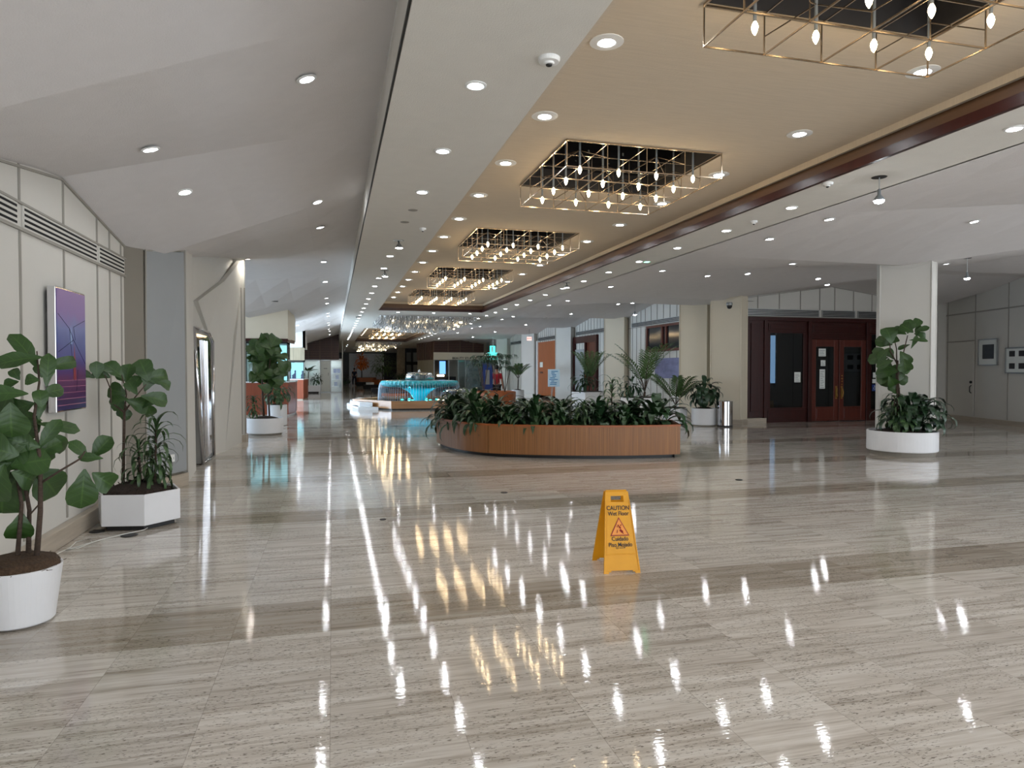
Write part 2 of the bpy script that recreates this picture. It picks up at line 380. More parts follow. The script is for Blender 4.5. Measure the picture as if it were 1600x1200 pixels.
# ------------------------------------------------------------------ the room shell
MB().add([(-9, -4, 0), (24, -4, 0), (24, 86, 0), (-9, 86, 0)], [(0, 1, 2, 3)]).build('floor', 'floor', kind='structure')
def ruled(name, m, ys, xs, zf):
    b = MB()
    Y = []
    for a, c in zip(ys, ys[1:]):
        n = max(1, int((c - a) / 1.1)); Y += [a + (c - a) * i / n for i in range(n)]
    Y.append(ys[-1]); X = []
    for a, c in zip(xs, xs[1:]):
        n = max(1, int(abs(c - a) / .65)); X += [a + (c - a) * i / n for i in range(n)]
    X.append(xs[-1])
    o = 0
    for y in Y:
        for x in X: b.v.append((x, y, zf(x, y)))
    w = len(X)
    for i in range(len(Y) - 1):
        for j in range(w - 1): b.f.append((i * w + j, (i + 1) * w + j, (i + 1) * w + j + 1, i * w + j + 1))
    return b.build(name, m, kind='structure')
def zl(x, y): return 4.15 + (pl(LW, y) - 4.15) * (.449 - x) / 2.75
ruled('ceiling_left', 'ceil', [y for y, _ in LW], [.449, -2.75], zl)
ruled('ceiling_left_bay', 'ceil', [16.2, 19, 22, 25, 28, 31, 34, 37, 40, 43, 46, 50], [-2.75, -8.8], lambda x, y: pl(LW, y) - .03)
def zr(x, y): return 3.7 + (pl(RW, y) - 3.7) * min(1, (x - 6.2) / 5.0)
ruled('ceiling_right', 'ceil', [y for y, _ in RW], [6.2, 11.2], zr)
ruled('ceiling_right_far', 'ceil', [17.8, 19.5, 22.7, 25.9, 29.1, 32.3, 35.5, 38.7, 41.9, 45.1, 48.3, 51.5], [11.2, 12.2], lambda x, y: pl(RW, y))
def zh(x, y):
    u = min(1, abs(x - 15.1) / 3.9); k = ((y - 14.5 + 3.3 * 11) % 6.6) ; v = min(1, abs(((y - 14.5 + 3.3) % 6.6) - 3.3) / 3.3)
    return 4.2 - .5 * min(u, v)
hall = MB(); st = .3
for i in range(int(28 / st)):
    pass
def hall_mesh():
    b = MB(); ny = 66; nx = 24
    for i in range(ny + 1):
        for j in range(nx + 1):
            y = 18.0 - i * .33 * 1.0; x = 11.2 + 7.8 * j / nx; b.v.append((x, y, zh(x, y)))
    for i in range(ny):
        for j in range(nx):
            a = i * (nx + 1) + j; b.f.append((a, a + 1, a + nx + 2, a + nx + 1))
    return b
hall_mesh().build('ceiling_right_hall', 'ceil', kind='structure')
MB().box(-9.2, -4, 4.8, 24, 85, 4.85).build('ceiling_deck', 'darkvoid', kind='structure')  # unseen slab added over the ceilings to stop daylight leaking in
# soffits
b = MB(); b.box(.45, -6, 3.7, 1.55, 51, 3.74); b.box(.45, -6, 3.74, .50, 51, 4.2)
b.build('ceiling_soffit_left', 'soffit', kind='structure')
b = MB(); b.box(.436, -6, 3.715, .449, 51, 3.745); b.build('trim_1', 'black', kind='structure')
b = MB(); b.box(5.27, -6, 3.7, 6.2, 84, 3.74); b.box(6.17, -6, 3.70, 6.2, 84, 3.74)
b.build('ceiling_soffit_right', 'soffit', kind='structure')
b = MB(); b.box(1.55, 24.24, 3.7, 5.27, 34.96, 3.74); b.box(.45, 51.04, 3.7, 5.27, 84, 3.74); b.box(-9, 50.05, 3.3, .45, 50.2, 4.3); b.box(-9, 51.04, 3.7, .45, 84, 3.74); b.box(6.2, 51.5, 3.7, 12.2, 84, 3.74)
b.build('ceiling_crossing', 'soffit', kind='structure')
# the beige coffers with holes for the chandeliers
CH1 = [-1.38 + 4.5 * 0, 3.12, 7.62, 12.12, 16.62, 21.12]; CH2 = [37.4, 41.9, 46.4]; CX = 3.27; HW = .88
def coffer(name, y0, y1, cs):
    b = MB(); z = 4.0
    b.add([(1.55, y0, z), (CX - HW, y0, z), (CX - HW, y1, z), (1.55, y1, z)], [(0, 3, 2, 1)])
    b.add([(CX + HW, y0, z), (5.345, y0, z), (5.345, y1, z), (CX + HW, y1, z)], [(0, 3, 2, 1)])
    ys = [y0]
    for c in cs: ys += [c - HW, c + HW]
    ys.append(y1)
    for i in range(0, len(ys), 2): b.add([(CX - HW, ys[i], z), (CX + HW, ys[i], z), (CX + HW, ys[i + 1], z), (CX - HW, ys[i + 1], z)], [(0, 3, 2, 1)])
    b.build(name, 'beige', kind='structure')
    # left rim
    b = MB(); b.box(1.55, y0, 3.7, 1.57, y1, 4.02); b.box(5.30, y0, 3.93, 5.34, y1, 4.02); b.box(1.55, y1, 3.93, 5.3, y1 + .03, 4.02); b.box(1.55, y0 - .03, 3.7, 5.3, y0, 4.02); b.build(name + '_rim', 'beige', kind='structure')
coffer('ceiling_coffer', -6, 24.2, CH1[1:]); coffer('ceiling_coffer_far', 35, 51, CH2)
b = MB(); b.box(5.36, -6, 3.88, 5.40, 24.3, 3.94); b.box(5.30, -6, 3.78, 5.34, 24.24, 3.88); b.box(1.57, 24.2, 3.78, 5.3, 24.235, 3.93); b.box(5.30, 35, 3.78, 5.34, 51, 3.93); b.box(1.57, 51, 3.78, 5.3, 51.035, 3.93)
b.build('trim_2', 'brown', kind='structure')
b = MB(); b.box(5.25, -6, 3.69, 5.30, 24.25, 3.785); b.box(1.55, 24.19, 3.69, 5.27, 24.245, 3.785); b.box(5.25, 35, 3.69, 5.30, 51, 3.785); b.box(1.55, 50.99, 3.69, 5.27, 51.04, 3.785); b.build('trim_3', 'mahogD', kind='structure')

def wall_run(name, m, x, y0, y1, T, th=.12, side=-1, z0=0, extra=.0):
    """wall in the YZ plane whose top follows the folded ceiling"""
    ys = sorted({y0, y1, *[y for y, _ in T if y0 < y < y1]}); b = MB(); n = len(ys)
    pr = [(y, z0) for y in ys] + [(y, pl(T, y) + extra) for y in ys[::-1]]
    x1 = x + side * th; N = len(pr)
    vs = [(x, y, z) for y, z in pr] + [(x1, y, z) for y, z in pr]
    fs = [tuple(range(N)), tuple(range(N, 2 * N))[::-1]] + [((i + 1) % N, i, N + i, N + (i + 1) % N) for i in range(N)]
    b.add(vs, fs); return b.build(name, m, kind='structure')
LWt = [(y, zl(-2.45, y) + .01) for y, _ in LW]
wl_left = wall_run('wall_left', 'panel', -2.45, -6, 9.25, LWt)
# battens and top trim of the left wall
b = MB()
for y in (-2.4, -.5, 1.4, 2.65, 3.9, 5.42, 6.35, 7.28, 8.22, 8.64, 9.07):
    b.box(-2.45, y - .012, .2, -2.438, y + .012, 2.74); b.box(-2.45, y - .012, 2.95, -2.438, y + .012, pl(LWt, y) - .01)
ys = [-6, 1.0, 4.9, 7.24, 9.2]
for a, c in zip(ys, ys[1:]): b.bar((-2.44, a, pl(LWt, a) - .03), (-2.44, c, pl(LWt, c) - .03), .014, 4)
b.box(-2.45, -6, 2.73, -2.43, 9.25, 2.755); b.box(-2.45, -6, 2.945, -2.43, 9.25, 2.965)
b.build('trim_4', 'batten', kind='structure')
b = MB(); b.box(-2.45, -6, 0, -2.37, 9.15, .17); b.build('baseboard_left', 'base', kind='structure', bevel=.008)
def grille(y0, y1, lab):
    t = thing('air_grille', lab, 'air vent', (-2.44, (y0 + y1) / 2, 2.85), 'air grilles on the left wall')
    MB().box(-2.448, y0, 2.757, -2.435, y1, 2.943).build('backing', 'panel', t)
    s = MB()
    for k in range(4): s.box(-2.4345, y0 + .02, 2.772 + k * .044, -2.432, y1 - .02, 2.792 + k * .044)
    s.build('slots', 'slot', t)
grille(6.40, 8.19, 'long slotted air grille high on the left wall above the purple painting')
grille(8.26, 9.18, 'short slotted air grille high on the left wall beside the grey column')
grille(4.5, 6.30, 'slotted air grille high on the left wall cut by the photo edge')

# ---- left column and alcove
def poly_wall(name, m, pts, z0, z1, kind='structure'):
    return MB().prism(pts, z0, z1).build(name, m, kind=kind)
zc = lambda x, y: zl(x, y) + .02
poly_wall('wall_column_left', 'graydark', [(-2.45, 9.2), (-2.31, 9.5), (-2.31, 9.62), (-2.03, 10.33), (-2.5, 10.6), (-2.5, 9.2)], 0, zc)
# the blue-grey panel that fills the column's face
b = MB(); b.add([(-2.305, 9.58, .2), (-1.975, 10.30, .2), (-1.985, 10.30, zc(-1.985, 10.3) - .05), (-2.28, 9.55, zc(-2.28, 9.55) - .05), (-2.40, 9.66, .2), (-2.08, 10.4, .2), (-2.08, 10.4, zc(-1.985, 10.3) - .05), (-2.38, 9.66, zc(-2.28, 9.55) - .05)],
      [(0, 1, 2, 3), (7, 6, 5, 4), (0, 4, 5, 1), (1, 5, 6, 2), (2, 6, 7, 3), (3, 7, 4, 0)])
b.build('wall_column_left_panel', 'graypanel', kind='structure')
b = MB(); b.bar((-1.972, 10.3, 0), (-1.98, 10.3, zc(-1.98, 10.3) - .02), .014); b.bar((-2.31, 9.55, .2), (-2.285, 9.53, zc(-2.3, 9.5) - .03), .012); b.bar((-2.285, 9.53, zc(-2.3, 9.5) - .04), (-1.98, 10.3, zc(-1.98, 10.3) - .03), .012); b.build('trim_5', 'batten', kind='structure')
b = MB(); b.prism([(-2.45, 9.16), (-2.30, 9.46), (-1.95, 10.28), (-2.08, 10.4), (-2.5, 9.7)], 0, .17); b.build('baseboard_column_left', 'base', kind='structure')
# splayed white flank after the column
b = MB(); b.add([(-1.975, 10.33, 0), (-2.12, 11.75, 0), (-2.14, 11.7, 3.5), (-1.99, 10.33, 3.4), (-2.3, 10.33, 0), (-2.4, 11.75, 0), (-2.4, 11.7, 3.5), (-2.3, 10.33, 3.4)],
      [(0, 1, 2, 3), (4, 7, 6, 5), (0, 4, 5, 1), (1, 5, 6, 2), (2, 6, 7, 3), (3, 7, 4, 0)]); b.build('wall_flank_left', 'panel', kind='structure')
# alcove wall with the sculpted leaf of plaster in front
b = MB(); b.add([(-2.34, 11.7, 0), (-2.12, 16.15, 0), (-2.12, 16.15, 4.15), (-2.34, 11.7, 3.5), (-2.6, 11.7, 0), (-2.42, 16.15, 0), (-2.42, 16.15, 4.15), (-2.6, 11.7, 3.5)],
      [(0, 1, 2, 3), (4, 7, 6, 5), (0, 4, 5, 1), (1, 5, 6, 2), (2, 6, 7, 3), (3, 7, 4, 0)]); b.build('wall_alcove_left', 'panel', kind='structure')
fr = [(-2.19, 13.55, 0), (-2.06, 14.35, 0), (-1.97, 15.0, 2.3), (-1.96, 16.0, 3.3), (-1.95, 16.1, 4.02), (-2.10, 14.7, 3.38), (-2.22, 12.6, 2.78), (-2.2, 13.45, 2.3)]
b = MB(); n = len(fr); bk = [(x - .09, y, z) for x, y, z in fr]
b.add(fr + bk, [tuple(range(n)), tuple(range(n, 2 * n))[::-1]] + [((i + 1) % n, i, n + i, n + (i + 1) % n) for i in range(n)]); b.build('wall_splayed_leaf', 'panel', kind='structure')
b = MB(); b.add([(-2.06, 14.35, 0), (-1.95, 16.0, 0), (-1.955, 16.02, 3.3), (-2.2, 14.6, 0), (-2.1, 16.05, 0), (-2.05, 16.05, 3.3)], [(0, 1, 2), (3, 5, 4), (0, 2, 5, 3), (1, 4, 5, 2), (0, 3, 4, 1)]); b.build('wall_splayed_flank', 'panel', kind='structure')
MB().box(-2.6, 16.1, 0, -1.90, 16.35, 4.2).build('wall_end_left', 'panel', kind='structure')
b = MB(); b.box(-1.90, 16.1, .17, -1.875, 16.14, 3.42); b.box(-1.965, 16.085, .17, -1.945, 16.1, 3.42); b.build('trim_6', 'batten', kind='structure')
MB().box(-2.0, 16.06, 0, -1.86, 16.4, .15).build('baseboard_end_left', 'base', kind='structure')
# the room behind the opening on the left
MB().box(-9, 16.35, 0, -2.6, 16.5, 4.2).build('wall_left_bay', 'panel', kind='structure')
MB().box(-9.1, 16.4, 0, -8.8, 24.9, 4.2).build('wall_left_bay_end', 'panel', kind='structure')
# tall mirror leaning slightly in the alcove
t = thing('tall_mirror', 'tall tapering chrome-framed mirror standing in the white alcove past the grey column', 'mirror', (-2.2, 12.7, 0))
fr0 = [(-2.13, 12.35, .02), (-2.13, 13.42, .02), (-2.13, 13.38, 2.12), (-2.13, 12.95, 2.26), (-2.13, 11.65, 2.26)]
def slab(b, pts, dx):
    n = len(pts); bk = [(x + dx, y, z) for x, y, z in pts]
    return b.add(pts + bk, [tuple(range(n)), tuple(range(n, 2 * n))[::-1]] + [((i + 1) % n, i, n + i, n + (i + 1) % n) for i in range(n)])
slab(MB(), fr0, -.20).build('backing', 'alu', t)
cy = sum(p[1] for p in fr0) / 5; cz0 = 1.2
inn = [(-2.122, cy + (y - cy) * .8, cz0 + (z - cz0) * .93) for _, y, z in fr0]
slab(MB(), inn, -.006).build('mirror_glass', 'chrome', t)
b = MB()
for p, q in zip(fr0, fr0[1:] + fr0[:1]): b.bar((-2.12, p[1], p[2]), (-2.12, q[1], q[2]), .03, 8)
b.build('frame', 'chrome', t, smooth=True)
b = MB()
for k in range(3):
    f = .25 + k * .22; b.bar((-2.115, cy - .35 + f * .8 * .9, .1), (-2.115, cy - .75 + f * 1.1, 2.1), .018, 6)
b.build('fluting', 'chrome', t)
t = thing('wall_bracket', 'slim grey handrail bracket on white alcove wall right of tall mirror', 'bracket', (-2.15, 13.5, 1.3))
MB().box(-2.19, 13.50, .35, -2.13, 13.56, 1.75).build('rail', 'alu', t)

# ---- right side columns
def column(n, x, y, ztop, mat_='cream', y2=None, lt=0):
    pts = [(x - .25, y + .35), (x + .32, y - .35), (x + .68, y - .12), (x + .75, y + .5), (x - .1, y + .6)]
    MB().prism(pts, 0, lambda a, c: ztop(a, c)).build('wall_column_right', mat_, kind='structure')
    b = MB(); pb = [(x - .30, y + .35), (x + .33, y - .40), (x + .70, y - .15), (x + .78, y + .5), (x - .1, y + .62)]
    b.prism(pb, 0, .14); b.build('baseboard_column_right', 'base', kind='structure')
    b = MB()
    for px, py in (pts[0], pts[1], pts[2]): b.bar((px - .004, py - .004, .14), (px - .004, py - .004, ztop(px, py) - .03), .016)
    b.bar((pts[0][0], pts[0][1], ztop(*pts[0]) - .05), ((pts[0][0] + pts[1][0]) / 2, (pts[0][1] + pts[1][1]) / 2, ztop(x, y) - .09), .014)
    b.bar(((pts[0][0] + pts[1][0]) / 2, (pts[0][1] + pts[1][1]) / 2, ztop(x, y) - .09), (pts[1][0], pts[1][1], ztop(*pts[1]) - .04), .014)
    b.build('trim_%d' % (8 + n), mat_, kind='structure')
def zt(x, y): return (zr(x, y) if x < 11.2 else (zh(x, y) if y < 18 else pl(RW, y))) + .01
column(0, 11.1, 11.2, zt, 'panel')
column(1, 11.2, 17.8, zt); column(2, 11.1, 19.5, zt)
for i, y in enumerate((25.9, 32.3, 38.7, 45.1, 51.5)): column(3 + i, 11.15, y, zt, 'panel' if i else 'cream')
# right wall between the columns with gabled tops
RWt = [(y, z + .01) for y, z in RW]
wall_run('wall_right', 'panel', 11.72, 18.6, 53, RWt, side=1, th=.15)
MB().box(11.66, 19.7, 0, 11.72, 53, .14).build('baseboard_right', 'base', kind='structure')
b = MB()
y = 20.0
while y < 51:
    b.box(11.705, y - .012, .14, 11.72, y + .012, pl(RWt, y) - .02); y += .38 if (y > 23.8 or y < 21) else .5
b.box(11.70, 19.7, 3.27, 11.72, 53, 3.29); b.build('trim_20', 'batten', kind='structure')
for y0, y1, d in ((19.9, 25.3, 'above the high wooden window'), (26.5, 31.8, 'above the red wooden door behind the palm'), (33, 38.2, 'above the orange-brown doorway'), (39.4, 44.6, 'past the orange-brown door'), (45.8, 51, 'farthest of all')):
    t = thing('air_grille', 'slotted air grille on the right aisle wall ' + d, 'air vent', (11.7, (y0 + y1) / 2, 3.38))
    MB().box(11.68, y0, 3.30, 11.72, y1, 3.48).build('frame', 'alu', t)
    s = MB()
    for k in range(3): s.box(11.674, y0 + .03, 3.325 + k * .05, 11.68, y1 - .03, 3.35 + k * .05)
    s.build('slots', 'slot', t)
# ---- entrance wall facing the camera
EW = [(11.9, 3.78), (15.1, 4.22), (19.2, 3.7)]
def ewall(b, x0, x1, z0, y=18.0, th=.12):
    xs = sorted({x0, x1, *[a for a, _ in EW if x0 < a < x1]}); pr = [(x, z0) for x in xs] + [(x, pl(EW, x)) for x in xs[::-1]]; N = len(pr)
    b.add([(x, y, z) for x, z in pr] + [(x, y + th, z) for x, z in pr], [tuple(range(N)), tuple(range(N, 2 * N))[::-1]] + [((i + 1) % N, i, N + i, N + (i + 1) % N) for i in range(N)])
b = MB(); ewall(b, 11.85, 19.2, 3.24); b.box(18.1, 18, 0, 19.3, 18.12, 3.3); b.build('wall_entrance', 'panel', kind='structure')
b = MB()
for x in (12.45, 13.2, 13.95, 14.65, 15.2, 15.9, 16.6, 17.4, 18.3): b.box(x - .014, 17.985, 3.46, x + .014, 18.0, pl(EW, x) - .01)
for a, c in zip(EW, EW[1:]): b.bar((a[0], 17.99, a[1] - .03), (c[0], 17.99, c[1] - .03), .014)
b.box(11.9, 17.985, 3.19, 18.2, 18, 3.235); b.build('trim_21', 'batten', kind='structure')
for x0, x1, d in ((11.98, 14.62, 'long left'), (14.72, 15.95, 'middle'), (16.05, 17.6, 'right')):
    t = thing('air_grille', d + ' section of the slotted air grille above the mahogany entrance', 'air vent', ((x0 + x1) / 2, 17.98, 3.3), 'air grilles over the entrance')
    MB().box(x0, 17.97, 3.245, x1, 18, 3.455).build('frame', 'alu', t)
    s = MB()
    for k in range(4): s.box(x0 + .03, 17.966, 3.262 + k * .047, x1 - .03, 17.97, 3.285 + k * .047)
    s.build('slots', 'slot', t)
# mahogany front
t = bpy.data.objects.new('door_1', None); COL.objects.link(t); t.location = (14.3, 17.98, 0); t['kind'] = 'structure'
def panelled(b, x0, x1, z0, z1, y=17.9, d=.02, m=.07):
    b.box(x0, y, z0, x1, y + .05, z1)
    b.box(x0 + m, y - d, z0 + m, x1 - m, y, z1 - m); b.box(x0 + m + .05, y - d - .012, z0 + m + .05, x1 - m - .05, y - d, z1 - m - .05)
b = MB()
b.box(11.95, 17.86, .16, 12.62, 18, 3.2); b.box(12.12, 17.83, .35, 12.42, 17.86, 3.0)
b.box(11.9, 17.84, 3.08, 17.9, 18, 3.2)
for x in (12.62, 14.18, 16.32, 17.75): b.box(x - .05, 17.82, 0, x + .07, 18, 3.1)
panelled(b, 12.68, 14.14, 2.72, 3.08); panelled(b, 12.68, 14.14, 0, .45); b.box(12.68, 17.88, .45, 12.82, 17.95, 2.72); b.box(13.98, 17.88, .45, 14.14, 17.95, 2.72)
b.box(14.24, 17.87, 2.55, 16.27, 17.96, 2.66); panelled(b, 14.24, 16.27, 2.66, 3.08)
panelled(b, 16.38, 17.7, 2.72, 3.08); panelled(b, 16.38, 17.7, 0, .35); b.box(16.38, 17.88, .35, 16.5, 17.95, 2.72); b.box(17.6, 17.88, .35, 17.7, 17.95, 2.72)
b.build('door_frame', 'mahogD', t, bevel=.006)
for x0, x1, hx in ((14.25, 15.24, 15.16), (15.27, 16.26, 15.36)):
    d = MB(); d.box(x0, 17.85, .02, x0 + .17, 17.9, 2.54); d.box(x1 - .17, 17.85, .02, x1, 17.9, 2.54); d.box(x0 + .17, 17.85, 2.32, x1 - .17, 17.9, 2.54); d.box(x0 + .17, 17.85, .02, x1 - .17, 17.9, .46); d.box(x0 + .2, 17.835, .1, x1 - .2, 17.85, .4)
    dl = d.build('door_leaf', 'mahog', t, bevel=.006)
    MB().box(x0 + .17, 17.87, .46, x1 - .17, 17.88, 2.32).build('door_glass', 'glassdark', dl)
    h = MB(); h.tube([(hx, 17.85, 1.05), (hx, 17.80, 1.02), (hx - .02 * (1 if hx < 15.2 else -1), 17.79, .9), (hx, 17.79, .78), (hx, 17.85, .74)], .014, 6); h.box(hx - .03, 17.84, .70, hx + .03, 17.85, 1.1); h.build('door_handle', 'gilt', dl, smooth=False)
    if hx > 15.2:
        k = MB()
        for z in (1.15, 1.24, 1.33, 1.42): k.bar((hx - .0, 17.85, z), (hx - .0, 17.83, z), .022, 8)
        k.build('lock', 'gilt', dl)
b = MB(); b.box(12.82, 17.91, .45, 13.98, 17.92, 2.72); b.box(16.5, 17.91, .35, 17.6, 17.92, 2.72); b.build('side_glass', 'glassdark', t)
MB().box(11.9, 17.8, 0, 12.64, 18.0, .15).build('baseboard_entrance', 'base', kind='structure')
# dim room behind the doors
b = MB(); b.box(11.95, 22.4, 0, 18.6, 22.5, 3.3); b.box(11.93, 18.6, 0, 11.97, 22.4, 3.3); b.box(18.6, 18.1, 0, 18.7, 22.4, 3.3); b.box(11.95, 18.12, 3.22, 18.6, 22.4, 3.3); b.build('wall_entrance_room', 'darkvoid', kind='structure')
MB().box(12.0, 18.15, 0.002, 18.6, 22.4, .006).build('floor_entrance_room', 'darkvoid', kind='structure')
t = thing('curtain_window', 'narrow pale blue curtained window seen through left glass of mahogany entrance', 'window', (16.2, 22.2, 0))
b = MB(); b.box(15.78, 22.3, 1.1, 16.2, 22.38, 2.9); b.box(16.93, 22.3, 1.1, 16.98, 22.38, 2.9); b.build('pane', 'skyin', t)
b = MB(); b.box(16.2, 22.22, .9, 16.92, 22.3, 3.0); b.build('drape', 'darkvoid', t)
t = thing('spindle_chair', 'dark spindle-back chair seen dimly through the left entrance glass', 'chair', (14.2, 19.8, 0))
b = MB(); b.box(13.9, 19.6, .44, 14.5, 20.1, .48); b.build('seat', 'mahogD', t)
b = MB(); b.box(13.9, 20.05, .95, 14.5, 20.1, 1.02)
for k in range(7): b.bar((13.93 + k * .09, 20.07, .48), (13.93 + k * .09, 20.07, .95), .01, 5)
b.build('backrest', 'mahogD', t)
for x in (13.93, 14.47):
    for yy in (19.63, 20.07): MB().bar((x, yy, 0), (x, yy, .44), .02, 6).build('leg', 'mahogD', t)
# wide right hall wall, slightly turned, with a flush door
A0 = Vector((19.58, 18.1, 0)); B0 = Vector((16.9, 9.0, 0)); dv = (B0 - A0).normalized(); nv = Vector((-dv.y, dv.x, 0))
if nv.x > 0: nv = -nv
def rw(s, o=0, z=0): p = A0 + dv * s + nv * o; return (p.x, p.y, z)
def rtop(s): p = A0 + dv * s; return 3.92 + s * .088 if s < 3.6 else 4.24 - (s - 3.6) * .12
b = MB(); ss = [0, 3.6, 9.4]; pr = [(s, 0) for s in ss] + [(s, rtop(s)) for s in ss[::-1]]; N = len(pr)
b.add([rw(s, 0, z) for s, z in pr] + [rw(s, -.15, z) for s, z in pr], [tuple(range(N))[::-1], tuple(range(N, 2 * N))] + [(i, (i + 1) % N, N + (i + 1) % N, N + i) for i in range(N)]); b.build('wall_right_hall', 'panel', kind='structure')
def rbox(b, s0, s1, z0, z1, o0, o1):
    return b.add([rw(s0, o0, z0), rw(s1, o0, z0), rw(s1, o1, z0), rw(s0, o1, z0), rw(s0, o0, z1), rw(s1, o0, z1), rw(s1, o1, z1), rw(s0, o1, z1)],
                 [(0, 3, 2, 1), (4, 5, 6, 7), (0, 1, 5, 4), (1, 2, 6, 5), (2, 3, 7, 6), (3, 0, 4, 7)])
b = MB()
for s in (.22, 1.6, 3.05, 4.5, 6): rbox(b, s - .015, s + .015, .16, rtop(s) - .02, 0, .012)
rbox(b, 0, 9.4, 3.36, 3.40, 0, .012); b.bar(rw(0, .01, rtop(0) - .03), rw(3.6, .01, rtop(3.6) - .03), .015); b.build('trim_22', 'batten', kind='structure')
b = MB(); rbox(b, 0, 9.4, 0, .15, 0, .05); b.build('baseboard_right_hall', 'base', kind='structure')
t = bpy.data.objects.new('door_2', None); COL.objects.link(t); t.location = rw(.9); t['kind'] = 'structure'
b = MB(); rbox(b, .26, 1.56, .16, 2.48, 0, .02); b.build('door_leaf', 'panel', t)
b = MB(); rbox(b, .22, 1.6, 2.49, 2.52, 0, .04); b.build('door_head', 'batten', t)
b = MB(); c0 = Vector(rw(1.46, .02, 1.0)); b.tube([c0 + Vector((0, 0, .12)), c0 + nv * .05 + Vector((0, 0, .08)), c0 + nv * .05 - Vector((0, 0, .08)), c0 - Vector((0, 0, .12))], .015, 6); b.bar(c0 + Vector((0, 0, .22)), c0 + nv * .04 + Vector((0, 0, .22)), .04, 10); b.build('door_handle', 'black', t)
def framed(s0, s1, z0, z1, lab, ims):
    t = thing('framed_photograph', lab, 'picture', rw((s0 + s1) / 2, .02, z0))
    b = MB(); rbox(b, s0, s1, z0, z0 + .03, .015, .05); rbox(b, s0, s1, z1 - .03, z1, .015, .05); rbox(b, s0, s0 + .03, z0 + .03, z1 - .03, .015, .05); rbox(b, s1 - .03, s1, z0 + .03, z1 - .03, .015, .05); b.build('frame', 'alu', t)
    b = MB(); rbox(b, s0 + .03, s1 - .03, z0 + .03, z1 - .03, .015, .025); b.build('mat_board', 'paper', t)
    for a, c, d, e in ims:
        b = MB(); rbox(b, a, c, d, e, .025, .027); b.build('photograph', 'photo', t)
m = mat('monochrome_photograph', (30, 26, 26), .4, var=.9, scale=(5, 5, 9)); MT['photo'] = m
framed(1.78, 2.66, 1.73, 2.53, 'square black and white photograph in wide white mat nearest the white door', [(1.97, 2.48, 1.93, 2.36)])
framed(2.98, 3.95, 1.50, 2.24, 'grey framed pair of small photographs at the right photo edge', [(3.12, 3.35, 1.98, 2.14), (3.12, 3.35, 1.63, 1.79), (3.5, 3.73, 1.98, 2.14), (3.5, 3.73, 1.63, 1.79)])

# ------------------------------------------------------------------ recessed downlights
def make_downlight(name, ro, ri, lens='lens'):
    t = thing(name, 'x', 'ceiling light', (0, 0, 50))
    MB().lathe([(ri, -.002), (ri, -.010), (ri + .008, -.012), (ro, -.006), (ro, 0)], 20, (0, 0, 50)).build('trim_ring', 'white', t, smooth=False)
    MB().lathe([(0.0001, -.004), (ri, -.004)], 14, (0, 0, 50)).build('lens', lens, t)
    return t
for _m in (1,):
    dl_small = make_downlight('recessed_downlight', .082, .058); dl_wide = make_downlight('recessed_downlight', .125, .062); dl_warm = make_downlight('recessed_downlight', .082, .058, 'lensW')
used = set()
def place_dl(proto, x, y, label, group, z=None, flat=False):
    if z is None: z = zl(x, y) if x < .44 else cz(x, y)
    if x > 11.2: z = zh(x, y)
    n = Vector((0, 0, 1))
    if not flat:
        e = .03; f = (lambda a, c: zl(a, c) if a < .44 else (zh(a, c) if a > 11.2 else cz(a, c)))
        n = Vector((-(f(x + e, y) - f(x - e, y)) / (2 * e), -(f(x, y + e) - f(x, y - e)) / (2 * e), 1)).normalized()
        z -= .010
    q = Vector((0, 0, 1)).rotation_difference(n).to_euler()
    if proto.name not in used:
        used.add(proto.name); proto.location = (x, y, z); proto.rotation_euler = q; proto['label'] = label; proto['group'] = group; return proto
    return dup(proto, (x, y, z), label, group, rot=q)
def row(proto, x, ys, where, group, flat=True):
    for i, y in enumerate(ys): place_dl(proto, x, y, 'recessed downlight %s, %s' % (where, nth(i) + ' from near end' if i else 'nearest one'), group, flat=flat)
row(dl_small, 1.03, [4.95 + 1.55 * k for k in range(29) if k != 3], 'in the long grey soffit row', 'downlights along the grey soffit')
row(dl_wide, 1.95, [4.67 + 1.5 * k for k in range(13)], 'along the left edge of the beige ceiling', 'downlights on the left edge of the beige ceiling')
row(dl_wide, 4.6, [4.48 + 1.49 * k for k in range(11)], 'along the right edge of the beige ceiling', 'downlights on the right edge of the beige ceiling')
row(dl_small, 5.74, [4.63] + [7.6 + 1.5 * k for k in range(27)], 'in the row beside the mahogany beam', 'downlights beside the mahogany beam')
row(dl_small, -.19, [5.7, 9.69, 11.71, 16.4, 19.7, 23.3, 25.2, 29.05, 31.2, 34.9, 37.5, 40.6, 43.5, 46.5], 'in the row across the left aisle ceiling', 'downlights in the left aisle ceiling', False)
place_dl(dl_small, -1.56, 6.7, 'round recessed downlight over the left wall above the purple painting', 'wall side downlights of the left aisle')
place_dl(dl_small, -1.55, 8.1, 'bright round recessed downlight in front of the grey left column', 'wall side downlights of the left aisle')
place_dl(dl_warm, -1.80, 16.0, 'warm recessed downlight beside the sculpted white alcove wall', 'wall side downlights of the left aisle')
place_dl(dl_small, -1.52, 32.0, 'small recessed downlight on the blue lit ceiling strip over the far counters', 'wall side downlights of the left aisle')
row(dl_small, 6.85, [8.24, 9.6, 13.3, 16.1, 19.35, 21.2, 25.7, 27.6, 32, 34, 38, 40.4, 45, 47], 'in the right aisle row nearest the mahogany beam', 'inner downlights of the right aisle', False)
row(dl_small, 8.95, [11.8, 15.0, 19.33, 24.9, 28.2, 31.3, 37.65, 44], 'in the middle of the right aisle ceiling', 'middle downlights of the right aisle', False)
